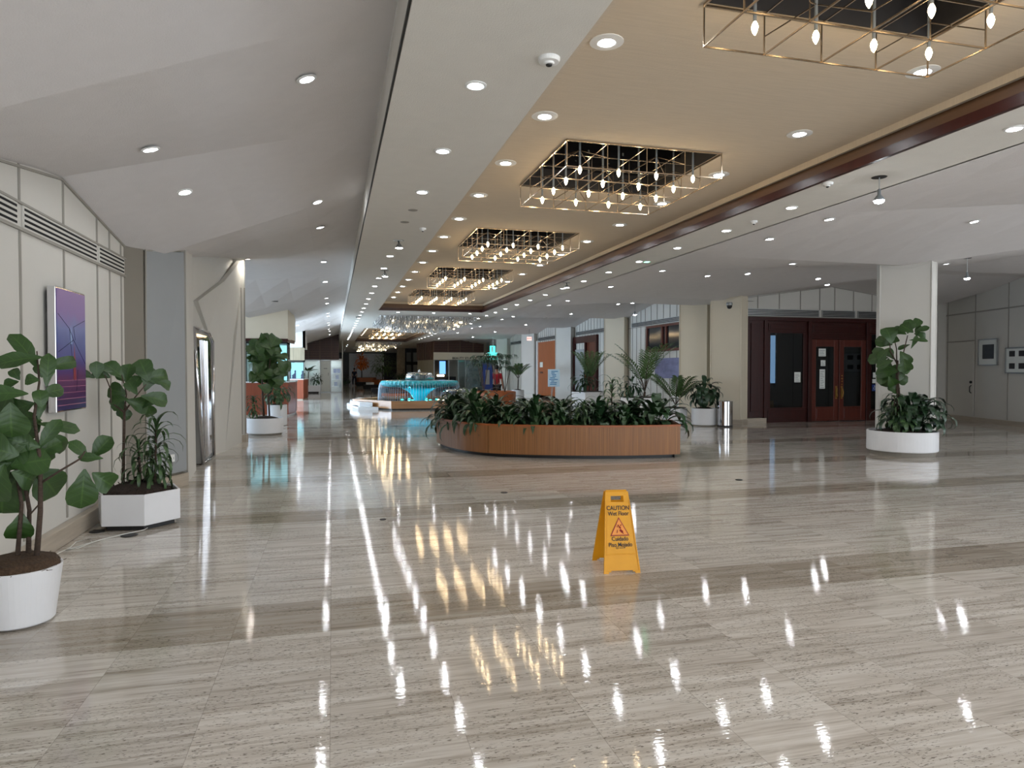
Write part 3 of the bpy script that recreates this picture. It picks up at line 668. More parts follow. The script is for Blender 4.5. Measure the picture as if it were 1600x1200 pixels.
for x, y, d in ((9.95, 8.67, 'large bright one at upper right'), (10.08, 15.0, 'on the ceiling just left of the entrance gable'), (10.17, 23.2, 'on the ceiling left of the hanging bulb near high window'), (12.56, 15.5, 'at the ceiling peak over the mahogany entrance'), (13.26, 16.0, 'beside the tall right column, over the entrance'), (12.9, 11.9, 'just below the far hanging bulb right of the tall column')):
    place_dl(dl_small, x, y, 'round recessed downlight, ' + d, 'outer downlights of the right hall')
for x, y, d in ((17.2, 13.0, 'nearest the hall door'), (16.2, 11.2, 'second from the hall door'), (15.2, 9.2, 'third from the hall door'), (16.6, 9.6, 'in front of the hall wall')):
    place_dl(dl_wide, x, y, 'wide downlight in the right hall ceiling outside the view, ' + d, 'wide downlights of the right hall')  # lamps added out of view to brighten the right hall
row(dl_warm, 1.95, [36 + 1.5 * k for k in range(9)], 'along the left edge of the far coffer', 'far coffer downlights')
row(dl_small, 1.2, [58, 62, 66, 69, 72, 75, 78], 'beyond the far soffit row by the walker', 'farthest left downlights')  # downlights added to brighten the dark far end of the hall
row(dl_small, 4.6, [68, 70, 72, 74, 77, 80], 'over the orange tree at the end wall', 'end wall downlights')  # more lamps added so the tree and end wall are lit
row(dl_small, 3.6, [53, 56, 60, 64], 'on the flat ceiling beyond the far coffer', 'farthest downlights')
place_dl(dl_small, 2.3, 24.9, 'left of three downlights on the cross soffit behind the last cage chandelier', 'cross soffit downlights', flat=True)
place_dl(dl_small, 3.6, 24.9, 'middle of three downlights on the cross soffit behind the last cage chandelier', 'cross soffit downlights', flat=True)
place_dl(dl_small, 4.95, 24.9, 'right of three downlights on the cross soffit behind the last cage chandelier', 'cross soffit downlights', flat=True)
g = make_downlight('recessed_downlight', .082, .058, 'lensG'); place_dl(g, 5.9, 12.1, 'green tinted downlight right of the mahogany beam', 'downlights beside the mahogany beam', flat=True)

# smoke detector, small vents, camera
def detector(x, y, z, r, lab):
    t = thing('smoke_detector', lab, 'smoke detector', (x, y, z), 'ceiling detectors')
    MB().lathe([(0.001, -.045), (r * .45, -.043), (r * .5, -.03), (r * .9, -.028), (r, -.012), (r, 0)], 24, (x, y, z)).build('body', mat_det, t, smooth=False)
    MB().lathe([(0.001, -.058), (r * .25, -.052), (r * .3, -.044)], 12, (x, y, z)).build('sensor', 'black', t)
mat_det = MT['white']
detector(1.42, 4.4, 3.7, .075, 'round white smoke detector on the soffit beside beige ceiling, near photo top')
detector(5.38, 6.5, 3.7, .06, 'small round detector beside the mahogany beam left of the hanging bulb')
detector(5.75, 8.42, 3.7, .05, 'flat small detector disc between downlights beside the mahogany beam')
detector(1.3, 10.1, 3.7, .05, 'small detector on the left soffit near the first swivel lamp')
for x, y, l in ((1.03, 9.0, 'faint round vent'), (1.0, 9.75, 'dark small speaker disc')):
    MB().lathe([(0.001, -.004), (.06, -.004), (.065, 0)], 16, (x, y, 3.7)).build('ceiling_disc', 'batten'); tag(COL.objects[-1], l + ' on the grey soffit between downlights', 'ceiling disc')
def swivel(x, y, z, lab, s=1.0):
    t = thing('swivel_lamp', lab, 'ceiling light', (x, y, z), 'swivel lamps')
    MB().lathe([(.001, -.006), (.09 * s, -.006), (.095 * s, 0)], 18, (x, y, z)).build('plate', 'alu', t)
    MB().bar((x, y, z), (x + .01, y, z - .06 * s), .012, 6).build('stem', 'black', t)
    MB().lathe([(.025 * s, 0), (.06 * s, -.05 * s), (.065 * s, -.07 * s)], 14, (x + .01, y, z - .055 * s)).build('head', 'alu', t)
    MB().lathe([(.001, -.075 * s), (.06 * s, -.071 * s)], 12, (x + .01, y, z - .055 * s)).build('bulb', 'bulbF', t)
swivel(1.04, 11.15, 3.7, 'swivel spot lamp hanging under the left soffit, nearest of its two'); swivel(1.07, 14.6, 3.7, 'swivel spot lamp hanging under the left soffit, farther of its two')
swivel(5.45, 15.5, 3.7, 'bright swivel spot lamp just right of the mahogany beam'); swivel(5.7, 28.5, 3.7, 'bright round lamp hanging in front of the far slatted kiosk')
def pendant(x, y, z, L, lab, hole=True):
    t = thing('hanging_bulb', lab, 'hanging bulb', (x, y, z), 'bare reflector bulbs hanging from the ceiling')
    MB().lathe([(.001, -.004), (.075, -.004), (.08, 0)], 18, (x, y, z)).build('dark_opening', 'black', t)
    MB().bar((x, y, z), (x, y, z - L), .006, 6).build('cord', 'alu', t)
    MB().lathe([(.012, 0), (.018, -.01), (.018, -.06), (.05, -.10), (.055, -.125)], 18, (x, y, z - L + .0)).build('bulb_body', 'gprint', t, smooth=True)
    MB().lathe([(.055, -.125), (.045, -.145), (.02, -.155), (.001, -.157)], 16, (x, y, z - L)).build('bulb_face', 'bulbF', t, smooth=True)
pendant(5.77, 6.17, 3.7, .13, 'bare reflector bulb hanging from a black hole by the mahogany beam')
pendant(12.35, 10.9, zh(12.35, 10.9), .28, 'bare reflector bulb on a cord right of the tall column')
pendant(10.0, 21.4, cz(10, 21.4), .30, 'bare reflector bulb on a cord in front of the small gable')
for x, y, lab in ((-1.66, 21.4, 'small dark slot in the left ceiling before the far counters'), (0.98, 27.5, 'dark round speaker in the far left soffit')):
    MB().box(x - .09, y - .06, cz(x, y) - .025, x + .09, y + .06, cz(x, y) - .01).build('ceiling_slot', 'black'); tag(COL.objects[-1], lab, 'vent')
t = thing('dome_camera', 'black dome security camera at the top of column beside entrance', 'security camera', (11.15, 17.45, 3.5))
MB().lathe([(.08, .08), (.09, .03), (.09, -.0), (.07, -.02)], 18, (11.13, 17.45, 3.48)).build('housing', 'alu', t)
MB().lathe([(.075, -.02), (.07, -.06), (.045, -.10), (.001, -.115)], 18, (11.13, 17.45, 3.48)).build('dome', 'black', t, smooth=True)

# ------------------------------------------------------------------ cage chandeliers
def chandelier(y, lab):
    t = thing('cage_chandelier', lab, 'chandelier', (CX, y, 4.0), 'square metal cage chandeliers')
    H = .905; zb = -.28; c = 4
    def P(i, j, z): return (CX - H + 2 * H * i / c, y - H + 2 * H * j / c, 4.0 + z)
    b = MB(); r = .007
    for i in range(c + 1):
        b.bar(P(i, 0, -.012), P(i, c, -.012), r * (1.5 if i in (0, c) else .9)); b.bar(P(i, 0, zb), P(i, c, zb), r)
        b.bar(P(0, i, -.012), P(c, i, -.012), r * (1.5 if i in (0, c) else .9)); b.bar(P(0, i, zb), P(c, i, zb), r)
    for i in range(c + 1):
        for j in range(c + 1):
            if i in (0, c) or j in (0, c): b.bar(P(i, j, 0), P(i, j, zb), r * .9)
    for i in range(1, c):
        for j in range(1, c): b.bar(P(i, j, -.012), P(i, j, zb), r * .7)
    b.build('frame', 'steel', t)
    b = MB()
    for i in range(c):
        for j in range(c):
            m_ = P(i + .5, j + .5, -.03)
            for di, dj in ((0, 0), (1, 0), (0, 1), (1, 1)):
                if (i + j) % 2 == 0: b.bar(m_, P(i + di, j + dj, -.16), .005)
    b.build('diagonal_rods', 'steel', t)
    # dark housing above with louvres
    b = MB(); q = HW + .004
    for (x0, y0, x1, y1) in ((-q, -q, q, -q + .01), (-q, q - .01, q, q), (-q, -q, -q + .01, q), (q - .01, -q, q, q)): b.box(CX + x0, y + y0, 3.995, CX + x1, y + y1, 4.4)
    b.box(CX - q, y - q, 4.38, CX + q, y + q, 4.4)
    for k in range(9): b.add([(CX - q, y - q + k * .21, 4.20), (CX + q, y - q + k * .21, 4.20), (CX + q, y - q + k * .21 + .13, 4.33), (CX - q, y - q + k * .21 + .13, 4.33)], [(0, 1, 2, 3)])
    b.build('louvre_box', 'darkvoid', t)
    for i in range(c):
        for j in range(c):
            px, py, _ = P(i + .5, j + .5, 0)
            s = MB().bar((px, py, 4.33), (px, py, 3.80), .011, 6).build('lamp_holder', 'gprint', t)
            MB().lathe([(.008, 0), (.018, -.018), (.0215, -.038), (.014, -.066), (.003, -.084)], 8, (px, py, 3.80)).build('candle_bulb', 'bulb', s, smooth=True)
    return t
names = ['topmost, cut by the photo edge', 'second nearest', 'third, above the oak planter', 'fourth from camera', 'last before the crystal one']
c1 = chandelier(CH1[2], 'square steel cage chandelier with candle bulbs, ' + names[1])
for i, yy in enumerate(CH1[1:]):
    if i != 1:
        def cp3(o, par):
            c = o.copy(); COL.objects.link(c); c.parent = par
            for ch in list(o.children): cp3(ch, c)
            return c
        c = cp3(c1, None); c.location = (CX, yy, 4.0); c['label'] = 'square steel cage chandelier with candle bulbs, ' + names[i]
for i, yy in enumerate(CH2):
    c = cp3(c1, None); c.location = (CX, yy, 4.0); c['label'] = 'small distant cage chandelier behind the crystal one, ' + ('nearest of three', 'middle of three', 'farthest of three')[i]; c['group'] = 'cage chandeliers beyond the crystal one'

# ------------------------------------------------------------------ wet floor sign
SX, SY = 2.22, 5.10
t = thing('wet_floor_sign', 'yellow folding caution wet floor sign standing on the travertine', 'wet floor sign', (SX, SY, 0))
Hs = .615; sp = .175
def leafside(sgn):
    b = MB()
    def pt(u, v, o): return (SX + u * (.148 * (1 - v) + .095 * v), SY + sgn * (sp * (1 - v) + .012) + sgn * o, v * Hs)
    def patch(u0, u1, v0, v1, o0=0, o1=.012, nu=1):
        P8 = [pt(u0, v0, o0), pt(u1, v0, o0), pt(u1, v0, o1), pt(u0, v0, o1), pt(u0, v1, o0), pt(u1, v1, o0), pt(u1, v1, o1), pt(u0, v1, o1)]
        f = [(0, 3, 2, 1), (4, 5, 6, 7), (0, 1, 5, 4), (1, 2, 6, 5), (2, 3, 7, 6), (3, 0, 4, 7)]
        b.add(P8, f)
    patch(-1, -.72, 0, .035); patch(.72, 1, 0, .035)
    patch(-.78, -.60, .018, .04); patch(.60, .78, .018, .04)
    patch(-1, 1, .035, .87); patch(-1, -.52, .87, .945); patch(.52, 1, .87, .945); patch(-1, 1, .945, 1)
    patch(-.86, .86, .235, .84, .012, .0145)      # raised print field
    patch(-1, -.93, .035, .9, .012, .018); patch(.93, 1, .035, .9, .012, .018)
    patch(-.9, .9, .225, .235, .012, .017)
    return b
fl = leafside(-1).build('front_leaf', 'yellow', t, bevel=.002)
bl = leafside(1).build('back_leaf', 'yellow', t, bevel=.002)
MB().bar((SX - .085, SY, Hs), (SX + .085, SY, Hs), .011, 8).build('hinge', 'yellow', t)
tilt = math.atan(sp / Hs)
def onleaf(z, o=.0165): v = z / Hs; return (SX, SY - (sp * (1 - v) + .012) - o - .002, z)
for s_, z, sz in (('CAUTION', .489, .048), ('Wet Floor', .447, .046), ('Cuidado', .257, .046), ('Piso Mojado', .213, .046)):
    text(s_, sz, 'ink', 'lettering', fl, onleaf(z), (pi / 2 - tilt, 0, 0), ext=.0008, sx=.86 if s_ != 'Piso Mojado' else .84)
text('□ ▪▪▪▪', .022, 'ink', 'maker_mark', fl, onleaf(.19), (pi / 2 - tilt, 0, 0), ext=.0008)
def tri(r, m_, o, nm):
    b = MB(); z0 = .333
    pts = [(-r, -r * .68), (r, -r * .68), (0, r * 1.12)]
    v = []
    for dx, dz in pts:
        for oo in (0, .001): q = onleaf(z0 + dz, .0165 + o + oo); v.append((q[0] + dx, q[1], q[2]))
    b.add(v, [(0, 2, 4), (1, 5, 3), (0, 1, 3, 2), (2, 3, 5, 4), (4, 5, 1, 0)]); b.build(nm, m_, fl)
tri(.078, 'red_ink', 0, 'triangle_border'); tri(.066, 'orange', .001, 'triangle_field')
b = MB()
def q2(x, z): q = onleaf(.333 + z, .020); return (q[0] + x, q[1], q[2])
for a, c, w in (((-.012, .030), (-.006, .022), .005), ((-.004, .018), (.010, .004), .006), ((.010, .020), (.016, .034), .003), ((.004, -.006), (.026, -.022), .006), ((.0, -.012), (.03, -.036), .004), ((-.022, -.030), (-.018, -.008), .003), ((-.014, .014), (-.02, .020), .003)):
    b.bar(q2(*a), q2(*c), w, 5)
b.build('slipping_figure', 'red_ink', fl)
t.rotation_euler = (0, 0, radians(-8))

# ------------------------------------------------------------------ painting, outlet, cable, floor discs
t = thing('purple_painting', 'tall abstract violet and blue painting on the left white wall', 'painting', (-2.43, 7.17, 1.22))
MB().box(-2.44, 6.86, 1.24, -2.42, 7.48, 2.32).build('backing', 'black', t)
MB().box(-2.42, 6.80, 1.22, -2.352, 7.53, 2.34).build('metal_tray', 'chrome', t, bevel=.006)
m = bpy.data.materials.new('abstract_violet_canvas'); m.use_nodes = True
N = m.node_tree.nodes; L = m.node_tree.links; bs = N['Principled BSDF']; bs.inputs['Roughness'].default_value = .3
g = N.new('ShaderNodeNewGeometry'); sp_ = N.new('ShaderNodeSeparateXYZ'); L.new(g.outputs['Position'], sp_.inputs[0])
def mth(op, a, c=None):
    n = N.new('ShaderNodeMath'); n.operation = op
    for i, v in enumerate((a, c)):
        if v is None: continue
        if isinstance(v, (int, float)): n.inputs[i].default_value = v
        else: L.new(v, n.inputs[i])
    return n.outputs[0]
ns = N.new('ShaderNodeTexNoise'); ns.inputs['Scale'].default_value = 5; ns.inputs['Detail'].default_value = 3; L.new(g.outputs['Position'], ns.inputs['Vector'])
zz = mth('ADD', mth('DIVIDE', mth('SUBTRACT', sp_.outputs[2], 1.22), 1.12), mth('MULTIPLY', mth('SUBTRACT', ns.outputs['Fac'], .5), .22))
cr = N.new('ShaderNodeValToRGB'); L.new(zz, cr.inputs[0]); e = cr.color_ramp.elements
e[0].position = 0; e[0].color = (*lin((46, 40, 92)), 1); e[1].position = 1; e[1].color = (*lin((132, 104, 160)), 1)
for p, c in ((.12, (70, 36, 84)), (.26, (104, 50, 96)), (.4, (78, 62, 132)), (.55, (84, 92, 150)), (.68, (108, 118, 172)), (.82, (126, 100, 160))):
    k = cr.color_ramp.elements.new(p); k.color = (*lin(c), 1)
# narrow red flame and pale blade in the middle
yy_ = mth('ABSOLUTE', mth('SUBTRACT', sp_.outputs[1], 7.22))
fl_ = mth('MULTIPLY', mth('LESS_THAN', yy_, mth('MULTIPLY', mth('SUBTRACT', 1.86, sp_.outputs[2]), .12)), mth('GREATER_THAN', sp_.outputs[2], 1.5))
bl_ = mth('MULTIPLY', mth('LESS_THAN', mth('ABSOLUTE', mth('SUBTRACT', sp_.outputs[1], 7.14)), mth('MULTIPLY', mth('SUBTRACT', 2.02, sp_.outputs[2]), .16)), mth('GREATER_THAN', sp_.outputs[2], 1.84))
def mixc(a, f, c):
    n = N.new('ShaderNodeMix'); n.data_type = 'RGBA'; L.new(f, n.inputs[0]); L.new(a, n.inputs[6]); n.inputs[7].default_value = (*lin(c), 1); return n.outputs[2]
o_ = mixc(cr.outputs[0], fl_, (150, 60, 70)); o_ = mixc(o_, bl_, (150, 176, 214))
st_ = mth('MULTIPLY', mth('LESS_THAN', mth('FRACT', mth('MULTIPLY', sp_.outputs[2], 18)), .14), mth('LESS_THAN', sp_.outputs[2], 1.55)); o_ = mixc(o_, st_, (150, 90, 120))
L.new(o_, bs.inputs['Base Color'])
MT['canvas'] = m
MB().box(-2.352, 6.815, 1.235, -2.346, 7.515, 2.325).build('canvas', 'canvas', t)
b = MB()
for a, c in (((6.83, 2.1), (7.1, 1.98)), ((7.1, 1.98), (7.22, 1.86)), ((7.5, 2.08), (7.2, 2.0)), ((7.2, 2.0), (7.24, 1.88)), ((6.83, 1.76), (7.2, 1.88)), ((7.2, 1.88), (7.5, 1.66)), ((7.1, 1.98), (7.2, 1.5)), ((7.3, 1.6), (7.26, 1.4))):
    b.bar((-2.346, a[0], a[1]), (-2.346, c[0], c[1]), .0025, 4)
b.build('drawn_lines', 'bprint2' if 'bprint2' in MT else 'navycloth', t)
t = thing('wall_outlet', 'white double socket plate low on the blue-grey column panel', 'outlet', (-2.12, 9.98, .38))
d_ = Vector((.33, .72, 0)).normalized(); nn = Vector((d_.y, -d_.x, 0))
b = MB(); c_ = Vector((-2.115, 9.98, 0)) + nn * .0; pts = [(c_ - d_ * .06 + nn * o)[:2] for o in (-.012, .02)] + [(c_ + d_ * .06 + nn * o)[:2] for o in (.02, -.012)]
b.prism(pts, .36, .46); b.build('plate', 'white', t, bevel=.004)
b = MB()
for s in (-.03, .03): c2 = c_ + d_ * s + nn * .021; b.bar((c2.x, c2.y, .395), (c2.x, c2.y, .425), .004)
b.build('sockets', 'gprint', t)
b = MB(); b.tube([(-2.36, 5.4, .18), (-2.35, 6.1, .08), (-2.33, 6.5, .012), (-2.28, 6.85, .012), (-2.30, 7.05, .012), (-2.22, 7.15, .012), (-2.15, 7.0, .012), (-2.2, 6.8, .012), (-2.28, 6.75, .012), (-2.18, 6.95, .012), (-2.1, 7.1, .012), (-1.98, 7.25, .012), (-1.82, 7.42, .012), (-1.80, 7.6, .012)], .0045, 5)
tag(b.build('power_cable', 'cable', smooth=True), 'thin white cable looping across the floor towards the hexagonal planter', 'cable')
for x, y, r, lab in ((-1.91, 7.25, .075, 'round black rubber floor cap in front of the hexagonal planter'), (-2.26, 7.5, .07, 'round black floor cap behind the cable near the left wall'), (.51, 7.33, .035, 'small dark brass floor disc left of the wet floor sign'), (2.15, 8.54, .045, 'small dark brass floor disc in front of the wooden planter'), (5.7, 8.66, .05, 'small dark brass floor disc right of the wooden planter')):
    o = MB().lathe([(r, 0), (r, .006), (r * .8, .009), (.001, .009)], 20, (x, y, .001)).build('floor_cap', 'black'); tag(o, lab, 'floor cap')

# ------------------------------------------------------------------ plants
R = random.Random(7)
CAMH = Vector((0, 0, 1.6))
def facing(p):
    d = (Vector((0, 0, 1.7)) - Vector(p)); d.z *= .3; return d.normalized()
def fig_foliage(b, base, items, rnd, spread=.16):
    """items: (sideways, height, axis angle, length, width); sideways runs at right angles to the way in from the lobby"""
    f = facing((base[0], base[1], 1.5)); rt = Vector((0, 0, 1)).cross(f).normalized()
    for (u, z, a, L_, W_) in items:
        dep = rnd.uniform(-spread, spread); c = Vector((base[0], base[1], z)) + rt * u + f * dep
        ax = (rt * cos(radians(a)) + Vector((0, 0, 1)) * sin(radians(a)) + f * rnd.uniform(-.25, .25)).normalized()
        nrm = (f + rt * rnd.uniform(-.4, .4) + Vector((0, 0, rnd.uniform(.1, .7)))).normalized()
        b.leaf(c - ax * L_ * .5, ax, nrm, L_ * 1.12, W_ * 1.25, 'fig', rnd.uniform(.1, .5), 7, rnd.uniform(.05, .22))
    return b
def stem_to(b, base, pts, r0, r1, n=7):
    f = facing((base[0], base[1], 1.5)); rt = Vector((0, 0, 1)).cross(f).normalized()
    P = [Vector((base[0], base[1], z)) + rt * u + f * d for u, z, d in pts]; k = len(P)
    return b.tube(P, [r0 + (r1 - r0) * i / (k - 1) for i in range(k)], n)
FIG1 = [(0.06, 1.72, 115, 0.25, 0.1), (0.13, 1.59, 100, 0.08, 0.07), (0.23, 1.64, 15, 0.22, 0.08), (0.18, 1.46, 20, 0.13, 0.08), (0.0, 1.57, 120, 0.08, 0.06), (0.12, 1.35, 85, 0.14, 0.06), (-0.04, 1.46, 175, 0.21, 0.1), (-0.01, 1.35, 200, 0.22, 0.18), (-0.15, 1.49, 100, 0.13, 0.08), (-0.15, 1.37, 230, 0.11, 0.08), (0.22, 1.23, -10, 0.23, 0.08), (0.21, 1.13, -40, 0.2, 0.1), (-0.08, 1.16, 90, 0.22, 0.18), (0.1, 1.07, -60, 0.21, 0.18), (-0.02, 0.88, -120, 0.21, 0.2), (0.15, 0.88, -55, 0.24, 0.21), (-0.08, 0.78, -100, 0.18, 0.21), (0.34, 0.84, -95, 0.24, 0.16), (0.45, 0.88, -40, 0.15, 0.13), (0.35, 1.06, 125, 0.15, 0.08), (0.46, 1.06, 55, 0.17, 0.11), (0.4, 1.02, 170, 0.13, 0.06), (0.01, 0.61, -95, 0.18, 0.14), (0.04, 1.24, -30, 0.17, 0.13), (-0.08, 1.02, 150, 0.17, 0.15), (0.04, 1.14, 160, 0.17, 0.13), (-0.14, 0.95, 200, 0.17, 0.15), (0.07, 0.98, -100, 0.17, 0.13)]
FIG2 = [(-0.24, 1.59, 90, 0.16, 0.12), (-0.07, 1.59, 130, 0.23, 0.14), (0.03, 1.56, 80, 0.18, 0.14), (0.19, 1.59, 110, 0.27, 0.18), (0.29, 1.52, 10, 0.25, 0.16), (-0.06, 1.38, 160, 0.18, 0.16), (-0.05, 1.3, 180, 0.18, 0.1), (0.12, 1.25, -20, 0.23, 0.16), (0.27, 1.31, -10, 0.25, 0.14), (0.23, 1.18, -60, 0.2, 0.11), (-0.01, 1.18, -100, 0.14, 0.11), (-0.32, 1.55, 150, 0.14, 0.07), (0.09, 1.45, 60, 0.18, 0.11), (0.37, 1.45, -20, 0.14, 0.11)]
FIG3 = [(0.18, 2.41, 80, 0.25, 0.2), (0.31, 2.48, 60, 0.2, 0.15), (0.38, 2.36, 20, 0.23, 0.1), (0.36, 2.27, -10, 0.2, 0.13), (0.32, 2.16, 5, 0.28, 0.08), (0.03, 2.33, 150, 0.25, 0.15), (-0.13, 2.24, 100, 0.3, 0.28), (-0.22, 2.13, 160, 0.28, 0.2), (-0.27, 1.95, 170, 0.28, 0.15), (-0.32, 1.82, 185, 0.33, 0.2), (-0.2, 1.73, 200, 0.28, 0.18), (0.11, 1.83, -60, 0.28, 0.2), (0.12, 1.7, -80, 0.23, 0.23), (0.11, 2.05, 200, 0.2, 0.08), (-0.15, 1.58, 180, 0.38, 0.25), (-0.02, 1.53, -30, 0.25, 0.23), (-0.22, 1.45, 200, 0.25, 0.2), (0.06, 1.42, -20, 0.2, 0.18), (-0.08, 1.3, -90, 0.2, 0.15), (-0.12, 1.9, 120, 0.23, 0.15), (-0.1, 1.42, -120, 0.23, 0.18)]
def rosette(b, c, n, L, Wd, el0, el1, shape, rnd, curl=1.2, pet=0):
    c = Vector(c)
    for i in range(n):
        a = i * 2.39996 + rnd.uniform(-.3, .3); t = i / max(1, n - 1); el = radians(el0 + (el1 - el0) * t + rnd.uniform(-8, 8))
        d = Vector((cos(a) * cos(el), sin(a) * cos(el), sin(el))); up = Vector((-cos(a) * sin(el), -sin(a) * sin(el), cos(el)))
        l = L * rnd.uniform(.75, 1.1); p = c + Vector((cos(a), sin(a), 0)) * .01
        if pet:
            q = p + d * pet * rnd.uniform(.5, 1.1); b.bar(p, q, .004, 3); p = q
        b.leaf(p, d, up, l, Wd * rnd.uniform(.8, 1.15), shape, curl * rnd.uniform(.6, 1.2), 6, .15)
    return b
def cane(b, c, h, n, L, Wd, rnd, el0=75, el1=-25, shape='lance', curl=1.2, span=.35):
    """leaves climbing round a cane top: dracaena"""
    for i in range(n):
        t = i / n; z = h - span * t; a = i * 2.4 + rnd.uniform(-.2, .2); el = radians(el0 + (el1 - el0) * t)
        d = Vector((cos(a) * cos(el), sin(a) * cos(el), sin(el))); up = Vector((-cos(a) * sin(el), -sin(a) * sin(el), cos(el)))
        b.leaf(Vector(c) + Vector((0, 0, z)), d, up, L * rnd.uniform(.8, 1.1), Wd, shape, curl * rnd.uniform(.7, 1.2), 6, .15)
def bushy(b, c, rx, ry, rz, n, L, Wd, rnd, shape='lance', droop=.3):
    for i in range(n):
        a = rnd.uniform(0, 2 * pi); u = rnd.uniform(-.7, 1); s = sqrt(max(0, 1 - u * u)); rr = rnd.uniform(.35, 1)
        o = Vector((cos(a) * s * rx * rr, sin(a) * s * ry * rr, u * rz * rr)); d = (o.normalized() + Vector((0, 0, -droop + rnd.uniform(-.3, .3)))).normalized()
        up = Vector((0, 0, 1)) + o.normalized() * .4
        b.leaf(Vector(c) + o, d, up, L * rnd.uniform(.7, 1.2), Wd * rnd.uniform(.8, 1.2), shape, rnd.uniform(.3, 1.1), 5, .15)
def palm(b, st, c, h0, nfr, L, rnd, spread=35, leaflet=.28):
    for i in range(nfr):
        a = 2 * pi * i / nfr + rnd.uniform(-.4, .4); el = radians(90 - spread * rnd.uniform(.35, 1)); pts = []; p = Vector(c) + Vector((0, 0, h0)); 
        for k in range(9):
            pts.append(p.copy()); d = Vector((cos(a) * cos(el), sin(a) * cos(el), sin(el))); p = p + d * L / 8; el -= radians(rnd.uniform(3, 7))
        st.tube(pts, [.010 - .0009 * k for k in range(9)], 4)
        for k in range(2, 9):
            for j in (0, .5):
                if k == 8 and j: continue
                q = pts[k] if not j else (pts[k] + pts[k + 1]) / 2
                d = (pts[k] - pts[k - 1]).normalized(); sd = d.cross(Vector((0, 0, 1)))
                if sd.length < .1: sd = Vector((-sin(a), cos(a), 0))
                sd.normalize(); up = sd.cross(d)
                for s in (-1, 1):
                    b.leaf(q, (d * .85 + sd * s * .8 + up * .15), up, leaflet * (1 - abs(k - 4.5) * .09), .045, 'lance', .35, 3, .05)
def plant(name, label, cat, base, group=None): return thing(name, label, cat, base, group)
def mound(b, c, r, h, n=20, rr=None):
    rnd = random.Random(3); b.lathe([(r, 0), (r * .85, h * .5), (r * .5, h * .85), (.001, h)], n, c, rib=.04, nr=5)
    return b

# fig in the round white pot, bottom left
px, py = -1.93, 4.93
t = thing('round_planter', 'tapered white round pot at the bottom left corner', 'planter', (px, py, 0), 'white pots')
MB().lathe([(.150, .0), (.185, .012), (.192, .02), (.236, .352), (.236, .36), (.222, .36), (.215, .30), (.001, .28)], 48, (px, py, 0)).build('pot', 'whitepot', t, smooth=False)
MB().lathe([(.216, .30), (.226, .365), (.20, .40), (.12, .425), (.001, .43)], 36, (px, py, 0), rib=.03, nr=9).build('moss', 'moss', t)
b = MB(); rr_ = random.Random(4)
for k in range(420):
    a = rr_.uniform(0, 2 * pi); q = rr_.uniform(.05, .235); z = .40 - (q / .235) ** 3 * .05; p = Vector((px + q * cos(a), py + q * sin(a), z)); d = Vector((rr_.uniform(-1, 1), rr_.uniform(-1, 1), rr_.uniform(-.4, .9))).normalized() * rr_.uniform(.02, .045)
    b.bar(p, p + d, .0018, 3)
b.build('moss_strands', 'moss', t)
t = plant('fiddle_leaf_fig', 'large fiddle leaf fig with three stems in the tapered round pot', 'plant', (px, py, .38))
b = MB(); bb = (px, py)
stem_to(b, bb, [(-.01, .36, .0), (.02, .75, .02), (-.02, 1.1, 0), (-.04, 1.3, -.02)], .015, .005); stem_to(b, bb, [(.05, .36, -.03), (.06, .7, -.05), (.02, 1.0, -.05), (.0, 1.35, 0)], .017, .005)
stem_to(b, bb, [(.09, .38, .06), (.115, .7, .06), (.12, 1.0, .04), (.09, 1.3, .03), (.12, 1.52, .02), (.11, 1.72, 0)], .018, .004)
stem_to(b, bb, [(.12, .88, .05), (.22, .95, .07), (.33, 1.02, .08), (.36, 1.07, .08)], .008, .005); stem_to(b, bb, [(.02, .62, -.03), (.09, .72, .04), (.12, .76, .05)], .006, .004); stem_to(b, bb, [(.0, 1.0, 0), (-.1, 1.1, .05), (-.15, 1.3, .05)], .012, .006)
b.build('stem', 'bark', t, smooth=True)
_b = fig_foliage(MB(), bb, FIG1 + [(u * .8 - .02, z - .05, a + 70, l * .9, w * 1.0) for u, z, a, l, w in FIG1 if z > .95 and u < .3] + [(-.16, 1.05, 190, .2, .18), (-.1, .92, -110, .22, .18), (-.05, 1.25, 30, .2, .15)], random.Random(11)); _b.v = [(max(q[0], -2.40), q[1], q[2]) for q in _b.v]; _b.build('foliage', 'leafF', t, smooth=True)

# hexagonal white planter
hx, hy = -1.955, 7.80
t = thing('hexagonal_planter', 'low white hexagonal planter against the left wall by grey column', 'planter', (hx, hy, 0), 'white pots')
hexp = lambda r, a0=50: [(hx + r * cos(radians(a0 + 60 * k)), hy + r * sin(radians(a0 + 60 * k))) for k in range(6)]
hxr = .41
def hexring(b, ro, ri, z0, z1):
    o, i = hexp(ro), hexp(ri)
    for k in range(6): b.prism([o[k], o[(k + 1) % 6], i[(k + 1) % 6], i[k]], z0, z1)
b = MB(); hexring(b, hxr, hxr - .025, .05, .36); b.prism(hexp(hxr - .02), .05, .07); b.build('pot', 'whitepot', t, bevel=.004)
MB().prism(hexp(hxr - .06), 0, .05).build('plinth', 'black', t)
MB().prism(hexp(hxr - .03), .07, .33).build('soil_block', 'soil', t)
b = MB(); b.lathe([(.33, .32), (.28, .38), (.15, .43), (.001, .45)], 24, (hx - .02, hy, 0), rib=.06, nr=7); b.build('soil', 'soil', t)
rr_ = random.Random(6); b = MB()
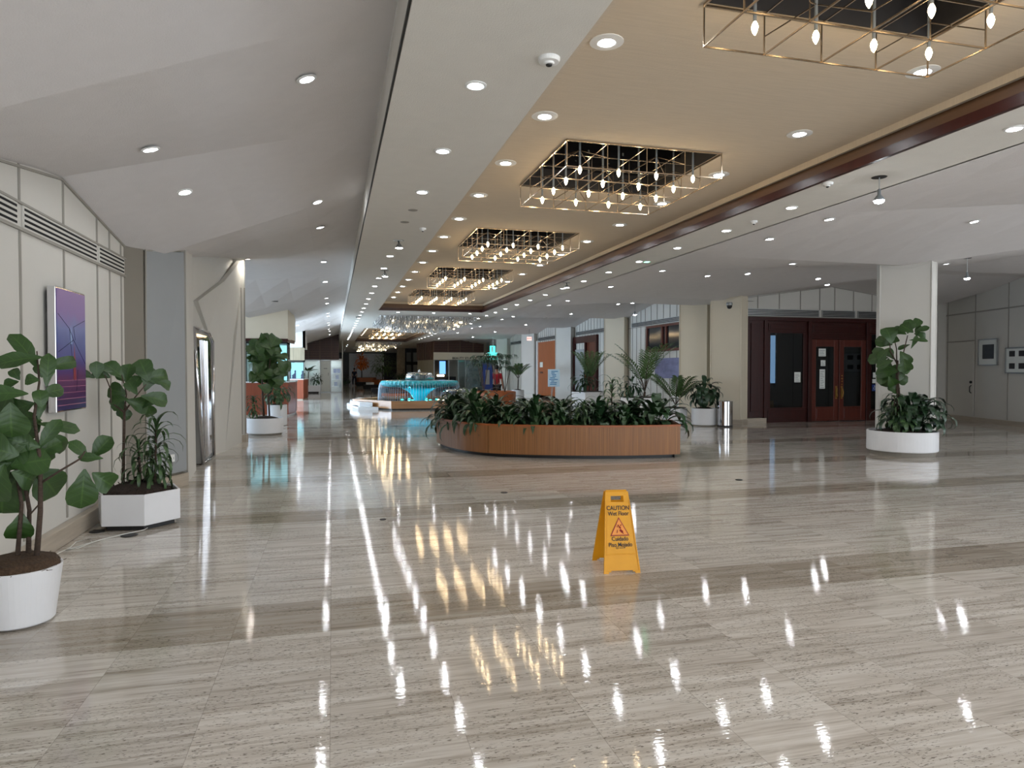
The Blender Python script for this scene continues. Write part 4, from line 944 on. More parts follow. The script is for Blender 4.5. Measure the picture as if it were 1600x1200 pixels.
for k in range(260):
    a = rr_.uniform(0, 2 * pi); q = rr_.uniform(.0, .33); z = .45 - q * .32; p = Vector((hx - .02 + q * cos(a), hy + q * sin(a), z)); d = Vector((rr_.uniform(-1, 1), rr_.uniform(-1, 1), rr_.uniform(-.2, .6))).normalized() * rr_.uniform(.02, .06)
    b.bar(p, p + d, .005, 3)
b.build('bark_chips', 'soil', t)
t = plant('fiddle_leaf_fig', 'single-stem fiddle leaf fig rising from the hexagonal planter', 'plant', (hx - .1, hy, .4)); b = MB(); bb = (hx - .13, hy + .0)
stem_to(b, bb, [(-.02, .4, 0), (-.01, .8, .01), (0, 1.18, 0)], .018, .012); stem_to(b, bb, [(0, 1.16, 0), (-.12, 1.27, .03), (-.12, 1.4, .02), (-.17, 1.55, .02)], .009, .005); stem_to(b, bb, [(0, 1.17, 0), (.02, 1.35, 0), (-.02, 1.55, 0)], .009, .005); stem_to(b, bb, [(0, 1.17, 0), (.1, 1.32, .02), (.2, 1.45, 0)], .010, .005)
b.build('stem', 'bark', t, smooth=True); _b = fig_foliage(MB(), bb, FIG2 + [(u * .8, z - .03, a + 60, l, w) for u, z, a, l, w in FIG2[::2]], random.Random(12)); _b.v = [(max(q[0], -2.425), q[1], q[2]) for q in _b.v]; _b.build('foliage', 'leafF', t, smooth=True)
t = plant('dracaena', 'striped dracaena drooping over the hexagonal planter, right of the fig stem', 'plant', (hx + .12, hy, .4)); b = MB(); r1 = random.Random(5)
cane(b, (hx + .17, hy - .02, 0), 1.0, 40, .38, .042, r1, 88, -25, span=.5); cane(b, (hx + .0, hy - .02, 0), .80, 34, .34, .036, r1, 80, -30, span=.38); cane(b, (hx + .10, hy + .12, 0), .72, 26, .32, .036, r1, 70, -30, span=.3)
b.build('foliage', 'leafD', t, smooth=True); b = MB(); b.tube([(hx + .15, hy, .38), (hx + .17, hy - .02, .98)], .012); b.tube([(hx + .02, hy, .38), (hx, hy - .02, .78)], .011); b.tube([(hx + .1, hy + .1, .38), (hx + .1, hy + .12, .7)], .011); b.build('cane', 'bark', t)

# round white planter on the right with fig, dracaena and peace lily
rx, ry = 10.45, 10.55
def round_planter(x, y, r, h, lab, foot=.08, top=None, soil=True):
    t = thing('round_planter', lab, 'planter', (x, y, 0), 'white pots')
    MB().lathe([(r * .9, 0), (r * .9, foot)], 40, (x, y, 0)).build('plinth', 'graydark', t)
    MB().lathe([(r * .9, foot), (r * .985, foot + .005), (r, foot + .02), (r, h - .01), (r * .985, h), (r - .035, h), (r - .04, h - .05), (.001, h - .06)], 56, (x, y, 0)).build('pot', 'whitepot', t)
    MB().lathe([(r - .04, h - .05), (r * .7, h - .01), (r * .4, h + .03), (.001, h + .05)], 28, (x, y, 0), rib=.03, nr=7).build('soil', 'soil', t)
    return t
round_planter(rx, ry, .60, .455, 'wide low round white planter in front of the tall right column')
t = plant('fiddle_leaf_fig', 'slender tall fiddle leaf fig in the wide white planter on the right', 'plant', (rx - .1, ry, .4)); bb = (rx - .12, ry); b = MB()
stem_to(b, bb, [(.02, .42, 0), (.02, .9, .02), (-.01, 1.5, 0), (.0, 1.78, 0)], .026, .018); stem_to(b, bb, [(.0, 1.45, 0), (.08, 1.85, 0), (.16, 2.25, 0)], .016, .008); stem_to(b, bb, [(0, 1.7, 0), (-.12, 1.95, .02), (-.14, 2.2, .02)], .014, .008); stem_to(b, bb, [(-.01, 1.5, 0), (-.02, 2.0, -.05), (-.05, 2.15, -.1)], .013, .008); stem_to(b, bb, [(.06, .42, .05), (.05, 1.0, .04), (.0, 1.6, .02)], .02, .01)
b.build('stem', 'bark', t, smooth=True); fig_foliage(MB(), bb, FIG3 + [(u * .85, z - .04, a + 60, l, w) for u, z, a, l, w in FIG3[::2]], random.Random(13), .22).build('foliage', 'leafF', t, smooth=True)
t = plant('peace_lily', 'large drooping dark green peace lily in the wide planter, right of the fig', 'plant', (rx + .2, ry, .4)); b = MB(); r1 = random.Random(9)
rosette(b, (rx + .22, ry - .05, .5), 80, .50, .14, 20, 87, 'lance', r1, 1.6, .46); rosette(b, (rx + .05, ry - .1, .45), 34, .36, .11, 15, 80, 'lance', r1, 1.8, .25); rosette(b, (rx + .35, ry + .05, .5), 30, .42, .11, 30, 80, 'lance', r1, 1.9, .42)
b.build('foliage', 'leafB', t, smooth=True)
t = plant('dracaena', 'thin-leaved dracaena at the left rim of the wide right planter', 'plant', (rx - .3, ry, .4)); b = MB()
cane(b, (rx - .22, ry - .05, .0), 1.08, 34, .34, .03, r1, 60, -20, span=.3); bushy(b, (rx - .22, ry - .15, .62), .2, .2, .25, 36, .26, .09, r1)
b.build('foliage', 'leafD', t, smooth=True); MB().tube([(rx - .25, ry, .42), (rx - .22, ry - .05, 1.05)], .012).build('cane', 'bark', t)
# pot by the column with drooping dark leaves, chrome bin
t = round_planter(10.33, 17.45, .355, .50, 'round white pot of dark drooping leaves beside the chrome bin', .03)
t = plant('rubber_plant', 'dark drooping rubber plant in the pot left of the chrome bin', 'plant', (10.33, 17.45, .5)); b = MB(); bushy(b, (10.33, 17.42, .92), .42, .38, .40, 85, .34, .13, random.Random(21), 'lance', .7); b.build('foliage', 'leafB', t, smooth=True)
b = MB()
for k in range(5): a = k * 1.3; b.tube([(10.33, 17.45, .5), (10.33 + .15 * cos(a), 17.45 + .15 * sin(a), .98)], .01, 5)
b.build('stem', 'bark', t)
t = thing('waste_bin', 'cylindrical polished chrome waste bin in front of the cream column', 'bin', (10.72, 17.0, 0))
MB().lathe([(.205, 0), (.21, .02), (.21, .70), (.205, .72), (.16, .72), (.15, .70), (.13, .5), (.001, .5)], 40, (10.72, 17.0, 0)).build('body', 'chrome', t, smooth=False)
MB().lathe([(.214, .0), (.214, .04)], 40, (10.72, 17.0, 0)).build('base_ring', 'black', t); MB().lathe([(.213, .69), (.213, .71)], 40, (10.72, 17, 0)).build('rim_ring', 'chrome', t)

# ------------------------------------------------------------------ big oak planter
front = [(2.13, 14.35), (2.15, 14.0), (2.22, 13.42), (2.37, 12.84), (2.55, 12.49), (2.76, 12.2), (3.14, 11.93), (3.68, 11.64), (4.21, 11.43), (4.65, 11.30), (5.05, 11.21), (5.58, 11.15), (6.11, 11.14)]
back = [(6.55, 12.3), (6.0, 12.45), (5.1, 12.8), (4.2, 13.3), (3.4, 13.95), (2.8, 14.6), (2.35, 14.75)]
t = thing('oak_planter', 'long curved reeded oak planter box in the middle of the lobby', 'planter', (4.2, 12.5, 0))
# smooth the front curve
def smooth_line(P, n=4):
    out = []
    for i in range(len(P) - 1):
        p0 = Vector(P[max(i - 1, 0)]); p1 = Vector(P[i]); p2 = Vector(P[i + 1]); p3 = Vector(P[min(i + 2, len(P) - 1)])
        for k in range(n):
            u = k / n; out.append(tuple(.5 * ((2 * p1) + (-p0 + p2) * u + (2 * p0 - 5 * p1 + 4 * p2 - p3) * u * u + (-p0 + 3 * p1 - 3 * p2 + p3) * u ** 3)))
    out.append(tuple(P[-1])); return out
fs = smooth_line(front); cxp, cyp = 4.2, 12.9
def inset(P, d):
    out = []
    for i, p in enumerate(P):
        a = Vector(P[i - 1]); c = Vector(P[(i + 1) % len(P)]); tdir = (c - a).normalized(); nrm = Vector((-tdir.y, tdir.x)); out.append((p[0] + nrm.x * d, p[1] + nrm.y * d))
    return out
loop = fs + back
il = inset(loop, .05); tl = inset(loop, .10)
si = next(i for i, p in enumerate(fs) if p[0] > 2.755)
def wallring(b, A, B, idx, z0, z1):
    for i in idx:
        j = (i + 1) % len(A); b.prism([A[i], A[j], B[j], B[i]], z0, z1)
n = len(loop); 
b = MB(); wallring(b, loop, il, range(0, si), .065, .575); wallring(b, loop, il, range(n - 3, n), .065, .575); b.build('curved_end_panel', 'oak', t)
b = MB(); wallring(b, loop, il, range(si + 1 if si + 1 < n else si, n - 3), .065, .575)
a = loop[si]; c = loop[si + 1]; m2 = (a[0] + (c[0] - a[0]) * .12, a[1] + (c[1] - a[1]) * .12); i2 = (il[si][0] + (il[si + 1][0] - il[si][0]) * .12, il[si][1] + (il[si + 1][1] - il[si][1]) * .12)
b.prism([m2, c, il[si + 1], i2], .065, .575); b.build('front_panel', 'oak', t)
b = MB(); wallring(b, inset(loop, -.012), inset(loop, .06), range(n), .575, .605); b.build('rim', 'orangewood', t)
b = MB(); b.prism(tl, 0, .065); b.build('toe_kick', 'black', t)
b = MB(); b.prism(il, .07, .50); b.build('soil', 'soil', t)
lily = [(2.45, 13.9, .62, 'broad'), (2.75, 13.5, .72, 'broad'), (2.75, 12.85, .5, 'broad'), (3.15, 13.2, .62, 'broad'), (3.25, 12.45, .48, 'broad'), (3.7, 12.25, .62, 'broad'), (3.75, 12.95, .6, 'broad'), (4.1, 12.05, .5, 'broad'), (4.35, 12.7, .62, 'broad'), (4.85, 11.95, .52, 'wide'), (5.3, 11.75, .42, 'broad'), (5.95, 11.8, .68, 'wide'), (5.65, 12.2, .6, 'wide'), (5.0, 12.4, .55, 'broad'), (2.55, 14.3, .6, 'broad')]
LT = ['near the left tip', 'behind the rounded left end', 'at the front of the left section', 'in the middle of the left section', 'just right of the panel joint', 'tall clump left of centre', 'at the back left of centre', 'low in front of centre', 'at the back of centre', 'with very wide leaves right of centre', 'low at the front right of the striped dracaena', 'with wide leaves at the right end', 'behind the right end clump', 'behind the tall thin dracaena', 'at the far left tip']
for i, (x, y, h, k) in enumerate(lily):
    t = plant('peace_lily', 'leafy clump in the oak planter, ' + LT[i], 'plant', (x, y, .5), 'leafy clumps in the oak planter'); b = MB(); r1 = random.Random(40 + i)
    if k == 'broad': h *= 1.32 if (x < 3 or x > 5.5) else 1.2; rosette(b, (x, y, .5), 84, h * .62, .088, 4, 86, 'lance', r1, 1.0, h * .5)
    else: h *= 1.18; rosette(b, (x, y, .5), 52, h * .68, .17, 4, 84, 'lance', r1, .9, h * .46)
    b.build('foliage', 'leafP' if i % 3 else 'leafB', t, smooth=True)
for x, y, h, n_, lab in ((4.5, 11.85, .5, 44, 'striped dracaena with narrow leaves in the middle front of the oak planter'), (5.2, 12.15, .92, 46, 'tallest dracaena with long arching leaves in the oak planter')):
    t = plant('dracaena', lab, 'plant', (x, y, .5)); b = MB(); r1 = random.Random(int(x * 10)); cane(b, (x, y, .5), h - .1, n_, .42, .045, r1, 86, -20, span=h - .15); b.build('foliage', 'leafD', t, smooth=True)
    MB().tube([(x, y, .5), (x, y, .5 + h - .12)], .012, 6).build('cane', 'bark', t)

# ------------------------------------------------------------------ far structure
MB().box(-9.1, 24.8, 0, -3.35, 25.0, 2.66).build('wall_left_shop_base', 'cream', kind='structure')
b = MB(); b.box(-9.1, 24.8, 2.66, -1.50, 25.0, 4.3); b.prism([(-1.50, 24.8), (-1.38, 26.4), (-1.38, 27.4), (-1.6, 27.4), (-1.6, 24.9)], 2.66, 4.3); b.build('wall_left_shop', 'cream', kind='structure')
b = MB(); b.box(-3.0, 24.76, 2.58, -1.50, 24.82, 2.68); b.prism([(-1.52, 24.76), (-1.36, 26.4), (-1.42, 26.4), (-1.55, 24.8)], 2.56, 2.68); b.build('trim_23', 'mahogD', kind='structure')
b = MB(); b.box(-9.1, 38, 2.75, -1.42, 38.2, 4.3); b.box(-1.55, 38, 2.75, -1.42, 41, 4.3); b.build('wall_left_shop_far', 'panel', kind='structure'); MB().box(-9.1, 38, 0, -3.45, 38.2, 2.75).build('wall_left_shop_far_base', 'panel', kind='structure')
b = MB(); b.box(-2.9, 37.95, 2.11, -1.46, 38.1, 2.78); b.build('trim_24', 'curtain', kind='structure')
MB().box(-9.1, 41, 0, -8.9, 50.1, 4.3).build('wall_left_far', 'panel', kind='structure')
MB().box(-9.1, 50.2, 0, -9.0, 84.2, 4).build('wall_left_deep', 'navy', kind='structure')
b = MB(); b.box(-9.1, 84, 0, 24, 84.2, 4.2); b.build('wall_far', 'navy', kind='structure')
MB().box(1.9, 83.6, 0, 6.0, 83.9, 3.6).build('wall_far_panel', 'marble', kind='structure')
b = MB(); b.box(11.9, 53, 0, 12.1, 84, 4.2); b.build('wall_right_deep', 'navy', kind='structure')
b = MB(); b.box(-9.2, 25, 0, -9.0, 27.8, 4.3); b.box(-9.2, 37, 0, -9.0, 38.1, 4.3); b.box(-9.2, 16.4, 0, -9.1, 25, .6); b.box(19.2, 17.98, 0, 20.0, 18.3, 4.4); b.box(18.9, 17.97, 3.5, 19.9, 18.1, 4.5); b.build('wall_left_mid', 'panel', kind='structure')
# windows past the left counters; the nearer one is unseen, added to brighten
def win(i, x, y0, y1, z0, z1, m='skyw'):
    t = bpy.data.objects.new('window_%d' % i, None); COL.objects.link(t); t.location = (x, (y0 + y1) / 2, z0); t['kind'] = 'structure'
    MB().add([(x, y0, z0), (x, y1, z0), (x, y1, z1), (x, y0, z1)], [(0, 3, 2, 1)]).build('sky_pane', m, t)
    b = MB(); n = max(2, int((y1 - y0) / 1.3))
    for k in range(n + 1): y = y0 + (y1 - y0) * k / n; b.box(x + .01, y - .04, z0, x + .09, y + .04, z1)
    b.box(x + .01, y0, z0 - .05, x + .1, y1, z0 + .03); b.box(x + .01, y0, z1 - .03, x + .1, y1, z1 + .05); b.build('window_frame', 'alu', t)
MT['skyd'] = emis('window_daylight_dim', (.62, .80, 1), 5); win(1, -8.7, 17.0, 24.3, .3, 3.2, 'skyd'); win(2, -6.5, 27.8, 37.2, .2, 3.1)
b = MB(); b.box(-6.6, 27.6, 3.1, -6.4, 37.9, 4.2); b.box(-6.6, 27.4, 0, -6.4, 27.8, 4.2); b.box(-6.6, 37.2, 0, -6.4, 38, 4.2); b.build('wall_window_surround', 'panel', kind='structure'); MB().box(-6.4, 27.35, 0, -1.6, 27.45, 4.3).build('wall_left_shop_side', 'panel', kind='structure')

# counters with lit display cases
def counter(x0, x1, y0, y1, h, lab, cham=.16):
    t = thing('shop_counter', lab, 'counter', ((x0 + x1) / 2, (y0 + y1) / 2, 0))
    P = [(x0, y0), (x1 - cham, y0), (x1, y0 + cham * 6), (x1, y1), (x0, y1)]
    MB().prism(P, .06, h - .04).build('body', 'cherry', t); MB().prism([(x0 + .03, y0 + .03), (x1 - cham - .03, y0 + .03), (x1 - .03, y0 + cham * 6), (x1 - .03, y1), (x0, y1)], 0, .06).build('kick', 'base', t)
    MB().prism([(x0 - .02, y0 - .04), (x1 - cham + .01, y0 - .04), (x1 + .03, y0 + cham * 6), (x1 + .03, y1), (x0, y1)], h - .04, h).build('top', 'marble', t)
counter(-3.3, -1.33, 24.7, 27.3, 1.2, 'reddish wooden counter under the nearer lit display on the left'); counter(-3.4, -1.36, 37.85, 40.5, 1.12, 'reddish wooden counter of the second shop farther down the left')
def display(x0, x1, y0, y1, z0, z1, lab, seed):
    t = thing('display_case', lab, 'display case', ((x0 + x1) / 2, (y0 + y1) / 2, z0))
    r = random.Random(seed)
    MB().box(x0, y1 - .03, z0 + .02, x1 - .05, y1, z1 - .12).build('lit_back', 'cyan', t)
    b = MB(); b.box(x0, y0, z0, x1, y0 + .02, z1 - .02); b.box(x1 - .02, y0 + .02, z0, x1, y1, z1 - .02); b.build('glass', 'glass', t)
    b = MB()
    for x in (x0, x1 - .03): b.box(x, y0 - .01, z0, x + .03, y0 + .02, z1)
    b.box(x0, y0 - .01, z1 - .1, x1, y1, z1); b.build('frame', 'black', t)
    b = MB()
    for k in range(12):
        x = r.uniform(x0 + .1, x1 - .15); y = r.uniform(y0 + .2, y1 - .2); h = r.uniform(.1, .5) * (z1 - z0); b.box(x, y, z0, x + .08, y + .08, z0 + h); b.lathe([(.03, 0), (.05, .06), (.02, .12)], 8, (x + .04, y + .04, z0 + h))
    b.build('goods', 'bprint', t)
display(-2.9, -1.52, 25.02, 26.3, 1.2, 2.62, 'cyan backlit glass display case on the nearer left counter', 1); display(-2.85, -1.5, 38.2, 39.4, 1.12, 2.12, 'cyan lit glass display case of the second shop on the left', 2)
t = thing('pastry_tray', 'low tray of red and brown packets on the nearer left counter', 'tray', (-2.2, 24.85, 1.2)); MB().box(-2.7, 24.70, 1.2, -1.75, 24.98, 1.25).build('tray', 'mahogD', t)
r = random.Random(2)
for k in range(9): MB().box(-2.68 + k * .1, 24.72, 1.25, -2.60 + k * .1, 24.94, 1.28 + r.uniform(.03, .09)).build('packet', 'redpk' if 'redpk' in MT else ('red_ink' if k % 2 else 'brown'), t)
# slatted gable and glass shop at the end of the left aisle
b = MB(); pts = [(-2.6, 2.32), (.44, 2.32), (.44, 4.17), (-2.6, 3.25)]; b.add([(x, 50.0, z) for x, z in pts] + [(x, 50.1, z) for x, z in pts], [(0, 1, 2, 3), (7, 6, 5, 4), (0, 4, 5, 1), (1, 5, 6, 2), (2, 6, 7, 3), (3, 7, 4, 0)]); b.build('wall_left_gable', 'mahogD', kind='structure')
b = MB()
for k in range(14):
    z = 2.4 + k * .12; x0 = max(-2.58, (z - 3.25 - .03) / (4.17 - 3.25) * 3.04 - 2.6) if z > 3.2 else -2.58
    if x0 < .4: b.box(x0, 49.96, z, .43, 50.0, z + .05)
for x in (-1.7, -.9, -.1): b.box(x, 49.95, 2.32, x + .05, 50.0, 3.25 + (x + 2.6) / 3.04 * .92 - .05)
b.build('trim_25', 'walnut', kind='structure')
t = thing('glass_shopfront', 'aluminium and glass shopfront under the slatted gable at the left aisle end', 'shopfront', (-.8, 50, 0))
b = MB()
for x in (-1.9, -.86, -.14, .62): b.box(x - .03, 49.95, 0, x + .03, 50.05, 2.32)
b.box(-2.6, 49.95, 2.25, .65, 50.05, 2.33); b.box(-.86, 49.95, 0, .65, 50.05, .05); b.build('frame', 'alu', t)
MB().box(-.83, 49.99, .05, -.17, 50.01, 2.25).build('frosted_door', 'paper', t); b = MB(); b.box(-.62, 49.97, 1.68, -.38, 49.985, 1.72); b.bar((-.3, 49.95, 1.2), (-.3, 49.95, 1.4), .02); b.build('door_lettering', 'gprint', t)
b = MB(); b.box(-.11, 49.99, .05, .59, 50.0, 2.25); b.box(-1.87, 49.99, .05, -.9, 50.0, 2.25); b.build('glass', 'glass', t)
b = MB(); b.box(-2.6, 51.5, 0, .7, 51.6, 2.4); b.box(.66, 50.05, 0, .7, 51.5, 3.7); b.box(-2.6, 50.05, 0, -2.55, 51.5, 2.4); b.build('wall_left_shop_interior', 'panel', kind='structure')
b = MB(); b.box(-2.6, 50.1, 2.36, .7, 51.5, 2.4); b.build('ceiling_left_shop', 'panel', kind='structure')
t = thing('shop_shelf', 'white shop shelf with blue and dark goods behind the far left glass', 'shelf', (.25, 51.2, 0)); b = MB()
for z in (.4, .9, 1.35, 1.8): b.box(-.08, 51.0, z, .56, 51.4, z + .03)
b.build('shelves', 'white', t); b = MB()
for z, x in ((.43, .1), (.93, .2), (1.38, .05), (1.38, .3)): b.box(x, 51.02, z, x + .22, 51.3, z + .3)
b.build('goods', 'bprint', t)
t = thing('shop_light', 'bright flat ceiling light inside the far left glass shop', 'ceiling light', (-1, 50.8, 2.35)); MB().box(-2.2, 50.4, 2.345, .4, 51.2, 2.355).build('panel', 'bulbF2' if 'bulbF2' in MT else 'lensS', t) if 'lensS' in MT else MB().box(-2.2, 50.4, 2.345, .4, 51.2, 2.355).build('panel', 'cyan', t)

# right kiosk
ky = 50.0
def yz(pts, y, d=.12):
    b = MB(); n = len(pts); b.add([(x, y, z) for x, z in pts] + [(x, y + d, z) for x, z in pts], [tuple(range(n)), tuple(range(n, 2 * n))[::-1]] + [((i + 1) % n, i, n + i, n + (i + 1) % n) for i in range(n)]); return b
yz([(7.2, 2.9), (11.0, 2.9), (11.0, 3.55), (10.3, 3.62), (7.7, 4.12), (7.2, 3.88)], ky).build('wall_kiosk_gable', 'mahogD', kind='structure')
b = MB()
for k in range(9):
    z = 2.95 + k * .125; xr = 10.95 if z < 3.5 else 7.7 + (4.12 - z) / .5 * 2.6; xr = min(10.95, xr)
    if xr > 7.4: b.box(7.25 if z < 3.85 else 7.6, ky - .03, z, xr, ky, z + .045)
for x in (7.22, 8.3, 9.2, 10.2): b.box(x - .03, ky - .04, 2.9, x + .03, ky, (3.9 if x < 7.3 else 4.1 - (x - 7.7) * .19))
b.build('trim_26', 'walnut', kind='structure')
yz([(7.2, 2.35), (11.0, 2.35), (11.0, 2.9), (7.2, 2.9)], ky - .05, .15).build('wall_kiosk_fascia', 'cream', kind='structure')
t = thing('shop_sign', 'dark lettering on the cream band of the far right kiosk', 'sign', (9.5, ky - .06, 2.45)); text('BEAUTY STUDIO', .24, 'ink', 'lettering', t, (9.5, ky - .06, 2.47), (pi / 2, 0, 0), ext=.01)
def vpl(name, m, p, q, z0, z1a, z1b, th=.1, kind='structure'):
    p, q = Vector((*p, 0)), Vector((*q, 0)); d = (q - p).normalized(); n_ = Vector((-d.y, d.x, 0)) * th
    v = [p, q, q + n_, p + n_]; b = MB(); b.add([(a.x, a.y, z0) for a in v] + [(v[0].x, v[0].y, z1a), (v[1].x, v[1].y, z1b), (v[2].x, v[2].y, z1b), (v[3].x, v[3].y, z1a)], [(0, 3, 2, 1), (4, 5, 6, 7), (0, 1, 5, 4), (1, 2, 6, 5), (2, 3, 7, 6), (3, 0, 4, 7)]); return b.build(name, m, kind=kind)
vpl('wall_kiosk_side', 'walnut', (6.5, 54), (7.2, 50.0), 2.35, 3.7, 3.88)
b = MB()
for k in range(9): f = k / 9; x = 6.5 + .7 * f; y = 54 - 4 * f; b.box(x - .06, y - .1, 2.35, x - .0, y, 3.7)
b.build('trim_27', 'walnut', kind='structure')
vpl('wall_kiosk_curtain', 'curtain', (6.5, 54), (7.2, 50.0), 0, 2.35, 2.35)
t = thing('kiosk_shopfront', 'glass front of the far right kiosk with shelves and a blue screen', 'shopfront', (9, 50, 0))
b = MB()
for x in (7.25, 8.35, 9.05, 9.6, 11.0): b.box(x - .03, 49.95, 0, x + .03, 50.05, 2.35)
b.build('frame', 'alu', t); b = MB(); b.box(9.08, 49.99, .05, 9.57, 50, 2.3); b.box(9.63, 49.99, .05, 10.97, 50, 2.3); b.build('glass', 'glass', t)
MB().box(7.70, 50.3, 1.30, 8.15, 50.34, 2.25).build('screen', 'screen', t); b = MB(); b.box(7.35, 50.35, 1.1, 8.3, 50.5, 2.3); b.box(7.35, 50.1, 0, 8.9, 50.6, 1.1); b.build('counter', 'blackcloth', t); MB().box(7.5, 50.05, 1.12, 8.0, 50.2, 1.25).build('lit_sign', 'crystal_lit', t)
b = MB(); r = random.Random(8)
for z in (.3, .7, 1.1, 1.5, 1.9): b.box(9.65, 50.4, z, 10.95, 50.7, z + .03)
b.build('shelf', 'alu', t); b = MB()
for z in (.33, .73, 1.13, 1.53, 1.93):
    for k in range(11): x = 9.7 + k * .11; b.lathe([(.03, 0), (.035, .12), (.012, .18), (.012, .24)], 7, (x, 50.5, z)) if r.random() > .2 else None
b.build('bottles', 'glass', t, kind='stuff')
b = MB(); b.box(7.25, 51.8, 0, 11.1, 51.9, 2.35); b.box(11.05, 50, 0, 11.15, 51.8, 2.35); b.build('wall_kiosk_interior', 'panel', kind='structure')
# columns and dark glazing far down
MB().box(6.0, 66, 0, 6.75, 66.5, 3.7).build('wall_column_far', 'stone', kind='structure')
b = MB(); b.box(6.75, 66.6, 0, 9.5, 66.7, 3.7); b.build('wall_far_glazing', 'navy', kind='structure')
b = MB()
for x in (7.4, 8.2): b.box(x, 66.5, 0, x + .16, 66.6, 3.7)
b.box(6.75, 66.5, 2.1, 9.5, 66.6, 2.4); b.build('trim_28', 'black', kind='structure')
t = thing('glazing_panel', 'tall grey blue glass panels of dark far doorway right of the stone column', 'glazing', (7.5, 66.55, 0)); b = MB(); b.box(6.95, 66.55, .1, 7.38, 66.58, 2.1); b.box(7.6, 66.55, .1, 8.15, 66.58, 2.1); b.box(6.95, 66.55, 2.4, 7.38, 66.58, 3.3); b.box(7.6, 66.55, 2.4, 8.15, 66.58, 3.3); b.build('panes', 'graypanel', t)

# ------------------------------------------------------------------ crystal chandeliers
def crystal(name, x0, x1, y0, y1, zt_, drop, nx, ny, nl, lab, seed):
    t = thing(name, lab, 'chandelier', ((x0 + x1) / 2, (y0 + y1) / 2, zt_)); r = random.Random(seed)
    MB().box(x0, y0, zt_ - .03, x1, y1, zt_ - .001).build('ceiling_plate', 'chrome', t)
    b = MB(); lb = []
    for i in range(nx):
        for j in range(ny):
            u, v = (i + .5) / nx, (j + .5) / ny; e = min(u, 1 - u, v, 1 - v) * 2; L_ = drop * min(1, .35 + e * 1.3) * r.uniform(.85, 1.05)
            x = x0 + (x1 - x0) * u + r.uniform(-.02, .02); y = y0 + (y1 - y0) * v + r.uniform(-.02, .02)
            zb = zt_ - L_
            nseg = 2
            for s in range(nseg):
                a0 = zt_ - .03 - (L_ - .03) * s / nseg; a1 = zt_ - .03 - (L_ - .03) * (s + .86) / nseg; w = r.uniform(.018, .034); an = r.uniform(0, 3); cx_, sx_ = cos(an) * w, sin(an) * w
                b.add([(x + cx_, y + sx_, a0), (x - sx_ * .6, y + cx_ * .6, a0), (x - cx_, y - sx_, a0), (x + sx_ * .6, y - cx_ * .6, a0), (x + cx_, y + sx_, a1), (x - sx_ * .6, y + cx_ * .6, a1), (x - cx_, y - sx_, a1), (x + sx_ * .6, y - cx_ * .6, a1)], [(0, 1, 5, 4), (1, 2, 6, 5), (2, 3, 7, 6), (3, 0, 4, 7), (4, 5, 6, 7)])
    o = b.build('crystals', 'crystal', t, kind='stuff')
    for k in range(nl):
        x = r.uniform(x0 + .25, x1 - .25); y = r.uniform(y0 + .1, y1 - .2); z = zt_ - r.uniform(.12, drop * .8)
        MB().lathe([(.001, -.05), (.04, -.03), (.045, 0), (.02, .03)], 7, (x, y, z)).build('lamp', 'crystal_lit', t)
crystal('crystal_chandelier', 1.75, 5.55, 26.3, 31.6, 3.7, .50, 44, 40, 46, 'huge crystal chandelier with hundreds of glass drops above the turquoise fountain', 3)
crystal('crystal_chandelier', 1.75, 5.1, 52.0, 57.5, 3.7, .45, 26, 20, 40, 'distant golden crystal chandelier beyond the far coffer', 4)
crystal('crystal_chandelier', 1.75, 5.1, 61.0, 66, 3.7, .45, 24, 16, 40, 'most distant golden crystal chandelier before the dark end wall', 5)

# ------------------------------------------------------------------ fountain
FX, FY = 3.65, 29.6
t = thing('fountain', 'turquoise fluted bowl fountain with falling water in brown marble basin', 'fountain', (FX, FY, 0))
hexf = lambda r, a0=0: [(FX + r * cos(radians(a0 + 60 * k)), FY + r * sin(radians(a0 + 60 * k))) for k in range(6)]
o_, i_ = hexf(2.85), hexf(2.5); b = MB()
for k in range(6): b.prism([o_[k], o_[(k + 1) % 6], i_[(k + 1) % 6], i_[k]], .06, .36)
b.prism(hexf(2.52), .02, .08); b.build('basin', 'fbasin', t); MB().prism(hexf(2.78), 0, .06).build('plinth', 'black', t)
MB().prism(hexf(2.51), .28, .29).build('pool_water', 'water', t)
MB().lathe([(.34, .1), (.30, .16), (.22, .24), (.24, .32), (.34, .50), (.52, .68), (.80, .82), (1.0, .86)], 48, (FX - .0, FY, 0)).build('stem', 'teal', t, smooth=True)
MB().lathe([(.9, .84), (1.3, .86), (1.52, .90), (1.64, .98), (1.66, 1.06), (1.60, 1.13), (1.45, 1.15), (.5, 1.17), (.001, 1.18)], 288, (FX, FY, 0), rib=.016, nr=48).build('bowl', 'teal', t)
MB().lathe([(.20, 1.15), (.16, 1.3), (.24, 1.40), (.40, 1.45), (.44, 1.47), (.40, 1.49), (.001, 1.50)], 40, (FX + .0, FY, 0)).build('upper_dish', 'stone', t, smooth=True)
MB().lathe([(.05, 1.5), (.055, 1.55), (.03, 1.60), (.001, 1.63)], 14, (FX, FY, 0)).build('finial', 'white', t, smooth=True)
b = MB(); r = random.Random(4)
for k in range(96):
    a = 2 * pi * k / 96; ca, sa = cos(a), sin(a); P_ = []
    for s in range(6): u = s / 5; rr2 = 1.64 + .14 * sqrt(u) ; z = 1.06 - .76 * u * u; P_.append((FX + rr2 * ca, FY + rr2 * sa, z))
    b.tube(P_, .0075, 4)
for k in range(40):
    a = 2 * pi * k / 40; ca, sa = cos(a), sin(a); b.tube([(FX + (.44 + .16 * sqrt(s / 4)) * ca, FY + (.44 + .16 * sqrt(s / 4)) * sa, 1.48 - .30 * (s / 4) ** 2) for s in range(5)], .005, 4)
